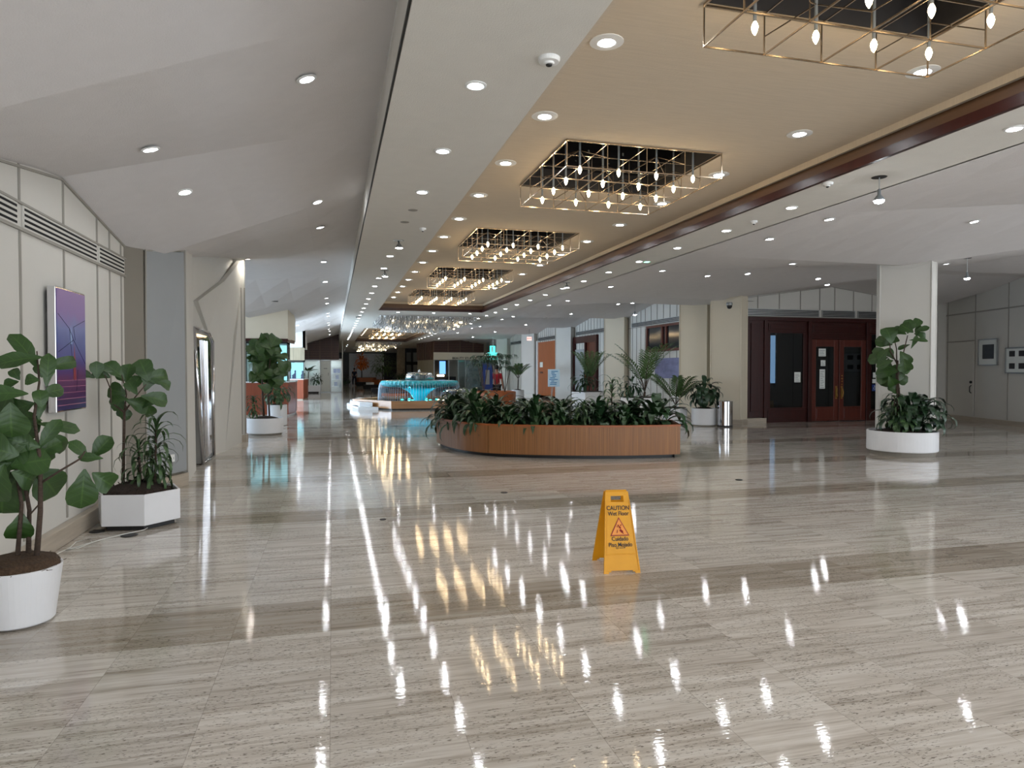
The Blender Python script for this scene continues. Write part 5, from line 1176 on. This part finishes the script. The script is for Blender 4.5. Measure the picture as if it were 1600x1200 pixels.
b.build('falling_streams', 'waterd', t, kind='stuff')
b = MB(); b.lathe([(.52, 1.46), (.60, 1.36), (.63, 1.20)], 40, (FX, FY, 0)); b.build('upper_water_sheet', 'water', t, smooth=True)
b = MB(); jx, jy = 5.0, 27.9; b.lathe([(.03, .30), (.22, .60), (.40, .78), (.50, .80), (.62, .70)], 40, (jx, jy, 0)); b.build('water_fan', 'water', t, smooth=True)
b = MB()
for k in range(36):
    a = 2 * pi * k / 36; b.tube([(jx + q * cos(a), jy + q * sin(a), z) for q, z in ((.03, .3), (.22, .6), (.40, .78), (.50, .80), (.62, .68), (.7, .5))], .005, 4)
b.build('fan_streams', 'waterd', t, kind='stuff')
for k in range(6):
    a = radians(240 + k * 60); x, y = FX + .75 * cos(a), FY + .75 * sin(a)
    MB().lathe([(.06, .30), (.06, .34), (.001, .345)], 12, (x, y, 0)).build('underwater_lamp', 'exit_teal', t)
    ld = bpy.data.lights.new('fountain_lamp', 'SPOT'); ld.energy = 5; ld.color = (.1, .75, 1); ld.spot_size = radians(130); ld.shadow_soft_size = .05
    lo = bpy.data.objects.new('fountain_lamp', ld); COL.objects.link(lo); lo.location = (x, y, .37); d = Vector((FX, FY, .8)) - Vector((x, y, .37)); lo.rotation_euler = d.to_track_quat('-Z', 'Y').to_euler(); lo['category'] = 'lamp'; lo['label'] = 'cyan lamp in the fountain pool lighting the bowl'; lo['group'] = 'fountain lamps'
t = thing('marble_ledge', 'low white marble step to the left of the fountain basin', 'step', (1.3, 30, 0))
MB().prism([(.98, 27.9), (1.75, 27.45), (.9, 29.0), (.72, 29.6), (.9, 30.2), (1.5, 33.5), (1.1, 33.6), (.6, 31)], 0, .12).build('step', 'marble', t); MB().prism([(1.05, 28.3), (1.55, 28.0), (.85, 29.2), (.70, 29.6), (.85, 30.1), (1.45, 33.2), (1.2, 33.2), (.75, 31)], .12, .28).build('upper_step', 'marble', t)

# ------------------------------------------------------------------ right aisle: doors, window, art
t = bpy.data.objects.new('window_3', None); COL.objects.link(t); t.location = (11.7, 22.5, 2.3); t['kind'] = 'structure'
b = MB(); b.box(11.63, 21.0, 2.28, 11.71, 23.9, 2.38); b.box(11.63, 21.0, 3.18, 11.71, 23.9, 3.26)
for y in (21.0, 22.25, 22.55, 23.8): b.box(11.63, y, 2.38, 11.71, y + .12, 3.18)
b.build('window_frame', 'mahog', t); MB().box(11.68, 21.1, 2.38, 11.70, 23.8, 3.18).build('pane', 'panehi' if 'panehi' in MT else 'navy', t)
t = thing('blue_violet_artwork', 'wide grey-blue and violet artwork under the high wooden window', 'painting', (11.68, 22.1, 1.3)); MT['art2'] = mat('blue_violet_print', (110, 112, 146), .5, var=.35, scale=(2, 2.2, 5)); MB().box(11.66, 21.0, 1.3, 11.71, 23.2, 2.03).build('canvas', 'art2', t)
t = bpy.data.objects.new('door_3', None); COL.objects.link(t); t.location = (11.7, 30.6, 0); t['kind'] = 'structure'
b = MB(); b.box(11.60, 28.9, 2.9, 11.72, 32.0, 3.22)
for y in (28.9, 30.3, 31.85): b.box(11.60, y, 0, 11.72, y + .14, 2.9)
b.build('door_frame', 'mahogD', t); MB().box(11.68, 29.04, .05, 11.70, 30.3, 2.9).build('door_leaf', 'mahog', t); MB().box(11.66, 30.44, .2, 11.69, 31.85, 2.6).build('door_glass', 'graypanel', t); MB().bar((11.58, 30.25, 1.0), (11.58, 30.25, 1.4), .02).build('door_handle', 'gilt', t)
t = bpy.data.objects.new('door_4', None); COL.objects.link(t); t.location = (11.7, 36.3, 0); t['kind'] = 'structure'
MB().box(11.66, 34.3, 0, 11.71, 38.1, 3.2).build('door_leaf', 'orangewood', t); MB().box(11.60, 38.1, 0, 11.72, 38.35, 3.3).build('door_frame', 'white', t); MB().box(11.645, 37.2, 1.75, 11.66, 37.75, 2.05).build('door_plate', 'paper', t); MB().box(11.645, 37.2, 1.40, 11.66, 37.7, 1.5).build('push_plate', 'mahogD', t)
t = thing('exit_sign', 'small lit red exit sign above the orange-brown doorway', 'exit sign', (10.5, 36, 3.25)); MB().box(10.36, 35.96, 3.22, 10.62, 36.0, 3.42).build('body', 'exit_red', t); text('EXIT', .12, 'red_ink', 'lettering', t, (10.49, 35.955, 3.32), (pi / 2, 0, 0)); MB().bar((10.49, 35.98, 3.42), (10.49, 35.98, 3.85), .01).build('rod', 'alu', t)
t = thing('teal_sign', 'bright teal lit sign hanging down the right aisle above the banner', 'sign', (10.3, 44, 2.3)); b = MB(); b.box(9.95, 43.9, 2.28, 10.6, 44, 2.75); b.box(10.1, 43.9, 2.75, 10.45, 44, 3.2); b.build('lit_face', 'exit_teal', t); b = MB(); b.box(10.2, 43.88, 2.8, 10.28, 43.9, 3.15); b.bar((10.3, 43.95, 3.2), (10.3, 43.95, 3.8), .02); b.build('bracket', 'white', t)
# easel with poster
ex, ey = 6.62, 20
t = thing('poster_easel', 'pale blue poster on a thin metal easel before the orange-brown doorway', 'easel', (ex, ey, 0))
MB().box(ex - .19, ey - .02, 1.08, ex + .19, ey, 1.62).build('poster', 'posterb' if 'posterb' in MT else 'paper', t)
b = MB(); r = random.Random(3)
for k in range(9): z = 1.14 + k * .05; b.box(ex - .15 + r.uniform(0, .1), ey - .023, z, ex + r.uniform(0, .15), ey - .02, z + .028)
b.build('print', 'pb' if 'pb' in MT else 'bluelt', t) if 'bluelt' in MT else b.build('print', 'bprint', t)
for x in (-.08, .08): MB().bar((ex + x, ey, 1.1), (ex + x * 1.1, ey - .02, .01), .009, 5).build('leg', 'alu', t)
MB().bar((ex, ey + .01, 1.3), (ex, ey + .4, .01), .009, 5).build('leg', 'alu', t)

def hexpot(x, y, r, h, lab, rot=10):
    t = thing('hexagonal_planter', lab, 'planter', (x, y, 0), 'white pots'); P_ = [(x + r * cos(radians(rot + 60 * k)), y + r * sin(radians(rot + 60 * k))) for k in range(6)]
    MB().prism(P_, .04, h).build('pot', 'whitepot', t, bevel=.005); MB().prism([(x + (a - x) * .9, y + (c - y) * .9) for a, c in P_], 0, .04).build('plinth', 'black', t); MB().prism([(x + (a - x) * .9, y + (c - y) * .9) for a, c in P_], h, h + .02).build('soil', 'soil', t)
def palm_plant(x, y, z0, h0, n, L, seed, lab, spread=32, lf=.3, bush=0, nm='palm'):
    t = plant(nm, lab, 'plant', (x, y, z0)); r = random.Random(seed); b = MB(); s = MB()
    s.tube([(x, y, z0), (x + .02, y, z0 + h0)], .03, 6); palm(b, s, (x + .02, y, z0), h0, n, L, r, spread, lf)
    s.build('stem', 'bark', t); b.build('fronds', 'palm', t)
def bush_plant(x, y, z0, rx_, rz, n, L, W_, seed, lab, nm='leafy_bush', m='leafB'):
    t = plant(nm, lab, 'plant', (x, y, z0)); b = MB(); bushy(b, (x, y, z0 + rz), rx_, rx_, rz, n, L, W_, random.Random(seed)); b.build('foliage', m, t, smooth=True)
hexpot(8.1, 17.0, .58, .85, 'white hexagonal planter with a palm behind the right end of oak planter'); palm_plant(8.25, 17.05, .85, .15, 9, 1.45, 51, 'tall palm with upright fronds in white planter behind the oak planter', 24, .32)
bush_plant(7.8, 16.85, .85, .3, .26, 70, .26, .06, 52, 'dense leafy bush beside the tall palm in the white planter')
hexpot(9.75, 18.1, .36, .48, 'white planter with a fan palm just left of the cream columns', 25); palm_plant(9.75, 18.1, .5, .05, 11, 1.2, 53, 'feathery palm in front of the blue violet artwork', 40, .34)
hexpot(9.3, 24, .65, .78, 'white planter in front of the red wooden door', 0); palm_plant(9.35, 24, .8, .2, 9, 1.4, 54, 'narrow upright palm in front of the red wooden door', 16, .3); bush_plant(9.1, 23.8, .8, .5, .35, 90, .3, .07, 55, 'low leafy plants under the palm by the red wooden door')
round_planter(8.75, 32, .3, .62, 'small white planter with a thin palm down the right aisle', .03); palm_plant(8.75, 32, .6, .55, 9, .9, 56, 'thin palm with bare stem before the blue-lit column', 40, .28)
# round oak planter with rhapis palms and a banner
t = thing('oak_planter', 'smaller round oak planter behind the long one, with rhapis palms', 'planter', (6.15, 26.2, 0)); MB().lathe([(.85, 0), (.9, .06), (.9, .74), (.86, .76), (.82, .70), (.001, .70)], 40, (6.15, 26.2, 0)).build('box', 'orangewood', t)
for k, (dx, dy, h, lab) in enumerate(((-.45, -.3, 1.5, 'left rhapis palm in the round oak planter'), (.1, -.2, 1.7, 'middle rhapis palm in the round oak planter'), (.5, .1, 1.45, 'right rhapis palm in the round oak planter'))):
    t = plant('rhapis_palm', lab, 'plant', (6.15 + dx, 26.2 + dy, .7)); b = MB(); s = MB(); r = random.Random(60 + k)
    for q in range(5):
        a = r.uniform(0, 6.28); hh = h * r.uniform(.55, 1); top = Vector((6.15 + dx + .22 * cos(a), 26.2 + dy + .22 * sin(a), .7 + hh)); s.tube([(6.15 + dx, 26.2 + dy, .7), top], .014, 5)
        for f_ in range(4):
            aa = a + f_ * 1.6; d = Vector((cos(aa), sin(aa), .35)); e0 = top + d * .28; s.bar(top, e0, .006, 3)
            for w in range(7):
                an = aa + (w - 3) * .32; b.leaf(e0, (cos(an), sin(an), .05 - abs(w - 3) * .05), (0, 0, 1), .34, .035, 'lance', .9, 4, .05)
    s.build('stem', 'bark', t); b.build('foliage', 'leafB', t)
t = thing('blue_banner', 'tall narrow blue banner stand behind the round oak planter', 'banner', (6.1, 27.3, 0))
MB().box(5.95, 27.28, .25, 6.38, 27.31, 1.95).build('banner', 'bprint', t); b = MB(); b.box(6.02, 27.272, .5, 6.3, 27.28, .8); b.box(6.08, 27.272, 1.0, 6.25, 27.28, 1.6); b.build('print', 'posterb2' if 'posterb2' in MT else 'paper2', t) if 'paper2' in MT else b.build('print', 'graypanel', t); MB().box(5.9, 27.2, 0, 6.42, 27.42, .08).build('foot', 'alu', t); MB().bar((6.16, 27.33, .08), (6.16, 27.33, 1.95), .012).build('pole', 'alu', t)

# ------------------------------------------------------------------ people
def person(x, y, lab, shirt, pants, seed=0, yaw=0, walk=.12):
    t = thing('person', lab, 'person', (x, y, 0)); 
    def skin_obj(name, verts, edges, radii, m, root=0):
        me = bpy.data.meshes.new(name); me.from_pydata(verts, edges, []); o = bpy.data.objects.new(name, me); COL.objects.link(o); o.parent = t; me.materials.append(MT[m])
        md = o.modifiers.new('skin', 'SKIN'); md.use_smooth_shade = True
        for i, s_ in enumerate(me.skin_vertices[0].data): s_.radius = (radii[i], radii[i]) if not isinstance(radii[i], tuple) else radii[i]; s_.use_root = (i == root)
        o.modifiers.new('sub', 'SUBSURF').levels = 1; o.modifiers['sub'].render_levels = 2
        dg = bpy.context.evaluated_depsgraph_get(); dg.update(); me2 = bpy.data.meshes.new_from_object(o.evaluated_get(dg)); o.modifiers.clear(); o.data = me2; return o
    w = walk
    V = [(0, 0, .93), (0, 0, 1.1), (0, 0, 1.28), (0, 0, 1.42), (0, 0, 1.50), (0, -.01, 1.57), (0, -.01, 1.66), (0, -.005, 1.74),
         (.09, 0, .90), (.11, w, .50), (.11, w * .9, .10), (.11, w * .9 - .14, .04), (-.09, 0, .90), (-.11, -w, .50), (-.11, -w * 1.1, .10), (-.11, -w * 1.1 - .14, .04),
         (.17, 0, 1.40), (.23, .02, 1.12), (.24, -.07, .88), (.24, -.10, .80), (-.17, 0, 1.40), (-.23, .0, 1.12), (-.24, -.09, .88), (-.24, -.12, .80)]
    E_ = [(0, 1), (1, 2), (2, 3), (3, 4), (4, 5), (5, 6), (6, 7), (0, 8), (8, 9), (9, 10), (10, 11), (0, 12), (12, 13), (13, 14), (14, 15), (3, 16), (16, 17), (17, 18), (18, 19), (3, 20), (20, 21), (21, 22), (22, 23)]
    Rr = [.13, .12, .13, .11, .055, .07, .088, .06, .095, .06, .04, .035, .095, .06, .04, .035, .06, .045, .032, .035, .06, .045, .032, .035]
    skin_obj('body', V, E_, Rr, 'skin')
    hv = [V[19], V[23]]
    for hx_, hy_, hz_ in hv:
        b = MB()
        for f_ in range(4): b.tube([(hx_ - .0 + 0, hy_ - .02 + f_ * .018, hz_ - .01), (hx_, hy_ - .025 + f_ * .018, hz_ - .06), (hx_ - .01 * (1 if hx_ > 0 else -1), hy_ - .03 + f_ * .018, hz_ - .09 - .01 * (f_ in (1, 2)))], [.009, .008, .006], 5)
        b.tube([(hx_, hy_ - .03, hz_), (hx_ - .0, hy_ - .05, hz_ - .05)], .008, 5)
        b.v = [(q[0] + x, q[1] + y, q[2]) for q in b.v]; b.build('fingers', 'skin', t)
    skin_obj('shirt', [V[0], V[1], V[2], V[3], (.17, 0, 1.41), (.215, .01, 1.2), (-.17, 0, 1.41), (-.215, .0, 1.2)], [(0, 1), (1, 2), (2, 3), (3, 4), (4, 5), (3, 6), (6, 7)], [.15, .14, .15, .125, .078, .065, .078, .065], shirt)
    skin_obj('trousers', [(0, 0, .95), V[8], V[9], V[10], V[12], V[13], V[14]], [(0, 1), (1, 2), (2, 3), (0, 4), (4, 5), (5, 6)], [.145, .112, .078, .06, .112, .078, .06], pants)
    b = MB(); b.lathe([(.095, 1.63), (.102, 1.69), (.09, 1.76), (.05, 1.80), (.001, 1.81)], 16, (x, y + .018, 0)); b.build('hair', 'hair', t, smooth=True)
    b = MB(); b.add([(x - .012, y - .09, 1.655), (x + .012, y - .09, 1.655), (x, y - .115, 1.65), (x, y - .09, 1.69)], [(0, 1, 2), (0, 2, 3), (1, 3, 2), (0, 3, 1)]); b.build('nose', 'skin', t)
    b = MB()
    for s in (-1, 1): b.box(x + s * .032 - .011, y - .095, 1.682, x + s * .032 + .011, y - .084, 1.692)
    b.box(x - .022, y - .092, 1.618, x + .022, y - .082, 1.624); b.build('eyes_and_mouth', 'hair', t)
    for s in (-1, 1): MB().box(x + s * .086 - .006, y - .012, 1.64, x + s * .086 + .006, y + .015, 1.69).build('ear', 'skin', t)
    t.rotation_euler = (0, 0, yaw); return t
person(6.62, 27.55, 'person in a red top and black trousers behind the round oak planter', 'redcloth', 'blackcloth', yaw=2.6, walk=.05)
p2 = person(2.1, 70, 'person in dark clothes walking away at the far end of the hall', 'navycloth', 'navycloth', yaw=2.9, walk=.2)

# ------------------------------------------------------------------ far planters and benches
def bench(x, y, w, d, h, lab, m='blackcloth'):
    t = thing('bench', lab, 'bench', (x, y, 0)); MB().box(x - w / 2, y - d / 2, .12, x + w / 2, y + d / 2, h).build('seat', m, t, bevel=.02); MB().box(x - w / 2 + .1, y - d / 2 + .1, 0, x + w / 2 - .1, y + d / 2 - .1, .12).build('plinth', 'black', t)
bench(2.9, 68, 1.5, .8, .42, 'farthest low dark bench in the hall middle'); bench(2.9, 54, 1.2, .8, .45, 'low dark bench before the far wooden planters'); bench(3.0, 45.6, 1.1, .8, .4, 'dark bench nearest behind the fountain')
t = thing('white_box', 'small white box lying on the dark far bench', 'box', (2.8, 54, .45)); MB().box(2.5, 53.8, .45, 3.1, 54.1, .62).build('body', 'white', t, bevel=.01)
def woodplanter(x, y, w, d, h, lab):
    t = thing('wooden_planter', lab, 'planter', (x, y, 0)); P_ = [(x - w / 2, y), (x - w / 3, y - d / 2), (x + w / 3, y - d / 2), (x + w / 2, y), (x + w / 3, y + d / 2), (x - w / 3, y + d / 2)]
    MB().prism(P_, .05, h).build('box', 'orangewood', t); MB().prism([(x + (a - x) * .94, y + (c - y) * .94) for a, c in P_], 0, .05).build('plinth', 'black', t); MB().prism([(x + (a - x) * .94, y + (c - y) * .94) for a, c in P_], h, h + .02).build('soil', 'soil', t)
woodplanter(3.3, 72, 2.2, 2.0, .8, 'far wooden planter with the orange flowering tree'); woodplanter(5.0, 60, 3.4, 2.0, .75, 'wide far wooden planter behind the fountain bowl'); woodplanter(3.6, 41, 1.6, 1.4, .22, 'low wooden platform close behind the marble step')
t = plant('flowering_tree', 'orange flowering tree far down the hall', 'plant', (2.9, 72, .8)); b = MB(); r = random.Random(70); bushy(b, (2.9, 71.8, 2.3), .7, .6, 1.0, 260, .3, .16, r); b.build('blossom', 'orangeleaf', t, smooth=True); MB().tube([(2.9, 72, .8), (2.9, 71.9, 2.3)], .05).build('trunk', 'bark', t)
t = plant('spreading_tree', 'feathery green tree in the middle of the far hall', 'plant', (4.3, 60, .75)); b = MB(); bushy(b, (4.2, 59.8, 1.9), 1.3, .8, 1.15, 520, .32, .06, r); b.build('foliage', 'palm', t, smooth=True); MB().tube([(4.2, 60, .75), (4.2, 59.9, 1.9)], .04).build('trunk', 'bark', t)
bush_plant(6.0, 59.8, .75, .9, .35, 200, .35, .08, 71, 'low dark shrubs right of the feathery far tree'); bush_plant(1.4, 73, .0, .5, .5, 80, .3, .08, 72, 'small shrub at the far end left of the dark walker')
# left bay pots
round_planter(-1.62, 17.75, .43, .42, 'wide round white planter past the sculpted wall on the left', .05)
t = plant('fiddle_leaf_fig', 'tall dense fiddle leaf fig in the round planter past the sculpted wall', 'plant', (-1.62, 17.75, .4)); b = MB(); bb = (-1.6, 17.75)
stem_to(b, bb, [(-.05, .4, 0), (-.08, 1.2, 0), (-.1, 2.0, 0)], .03, .015); stem_to(b, bb, [(.08, .4, 0), (.05, 1.2, 0), (.12, 2.1, 0)], .025, .012); b.build('stem', 'bark', t, smooth=True)
r = random.Random(80); items = []
for k in range(70): a = r.uniform(0, 6.28); q = sqrt(r.random()); items.append((q * cos(a) * .42, 1.78 + q * sin(a) * .62, r.uniform(0, 360), r.uniform(.24, .36), r.uniform(.16, .24)))
items += [(.2, 2.3, 60, .36, .3), (.42, 1.72, -10, .34, .26), (.4, 1.95, 5, .36, .14)]
fig_foliage(MB(), bb, items, r, .3).build('foliage', 'leafF', t, smooth=True)
t = plant('dracaena', 'low dracaena under the tall fig past the sculpted wall', 'plant', (-1.85, 17.6, .4)); b = MB(); cane(b, (-1.88, 17.6, .4), .45, 40, .35, .04, r, 80, -20, span=.3); b.build('foliage', 'leafD', t)
round_planter(-1.55, 20.6, .27, .60, 'plain white cylinder pot behind the wide round planter on the left', .01); bush_plant(-1.55, 20.6, .6, .36, .32, 110, .3, .08, 81, 'dark leafy plant in the white cylinder pot on the left', 'leafy_bush', 'leafD')
t = thing('square_planter', 'long low white planter by the far left glass shopfront', 'planter', (-1.35, 49, 0)); MB().box(-1.95, 48.6, .1, -.85, 49.3, .52).build('pot', 'whitepot', t); MB().box(-1.85, 48.7, 0, -.95, 49.2, .1).build('plinth', 'black', t)
bush_plant(-1.1, 49, .52, .35, .4, 90, .3, .07, 82, 'leafy plant at the right of the far low white planter'); palm_plant(-1.65, 48.95, .52, .9, 9, .6, 83, 'thin tall palm at the left of the far low white planter', 60, .3)
# notices on the entrance
def notice(x0, x1, z0, z1, lab, y=17.862, kind=0):
    t = thing('notice', lab, 'notice', ((x0 + x1) / 2, y, z0)); MB().box(x0, y - .003, z0, x1, y, z1).build('sheet', 'paper', t); b = MB(); n_ = max(2, int((z1 - z0) / .055))
    for k in range(n_): z = z0 + .03 + (z1 - z0 - .05) * k / n_; b.box(x0 + .03, y - .0045, z, x1 - .03 - (k % 3) * .03, y - .003, z + .012)
    b.build('print_lines', 'gprint', t)
notice(14.52, 14.78, 2.02, 2.26, 'square white notice at the top of the left entrance door glass', 17.866); notice(14.56, 14.76, 1.02, 1.62, 'tall white notice in the middle of left entrance door glass', 17.866)
notice(14.60, 14.77, 1.72, 1.90, 'small curled white paper between the notices on the entrance door', 17.866); notice(13.68, 13.90, 1.22, 1.53, 'white notice on the left sidelight of the entrance', 17.90)
t = thing('sticker_set', 'white and blue stickers with wheelchair symbol right of entrance doors', 'sticker', (16.62, 17.9, 1.0)); b = MB(); b.box(16.58, 17.895, 1.35, 16.68, 17.9, 1.52); b.box(16.56, 17.895, 1.18, 16.72, 17.9, 1.31); b.build('white_stickers', 'paper', t)
MB().box(16.55, 17.895, .93, 16.74, 17.9, 1.14).build('blue_sticker', 'bprint', t); b = MB(); y_ = 17.892
b.bar((16.64, y_, 1.11), (16.645, y_, 1.05), .008); b.bar((16.645, y_, 1.05), (16.68, y_, 1.05), .006); b.bar((16.68, y_, 1.05), (16.695, y_, .99), .006)
for k in range(10): a0, a1 = radians(130 + k * 22), radians(152 + k * 22); b.bar((16.642 + .035 * cos(a0), y_, 1.02 + .035 * sin(a0)), (16.642 + .035 * cos(a1), y_, 1.02 + .035 * sin(a1)), .005)
b.build('wheelchair_symbol', 'paper', t)
t = thing('wet_floor_sign', 'small yellow caution sign standing inside, behind the left entrance glass', 'wet floor sign', (13.75, 19.11, 0)); yz([(13.62, 0), (13.88, 0), (13.82, .6), (13.68, .6)], 19.1, .02).build('leaf', 'yellow', t)
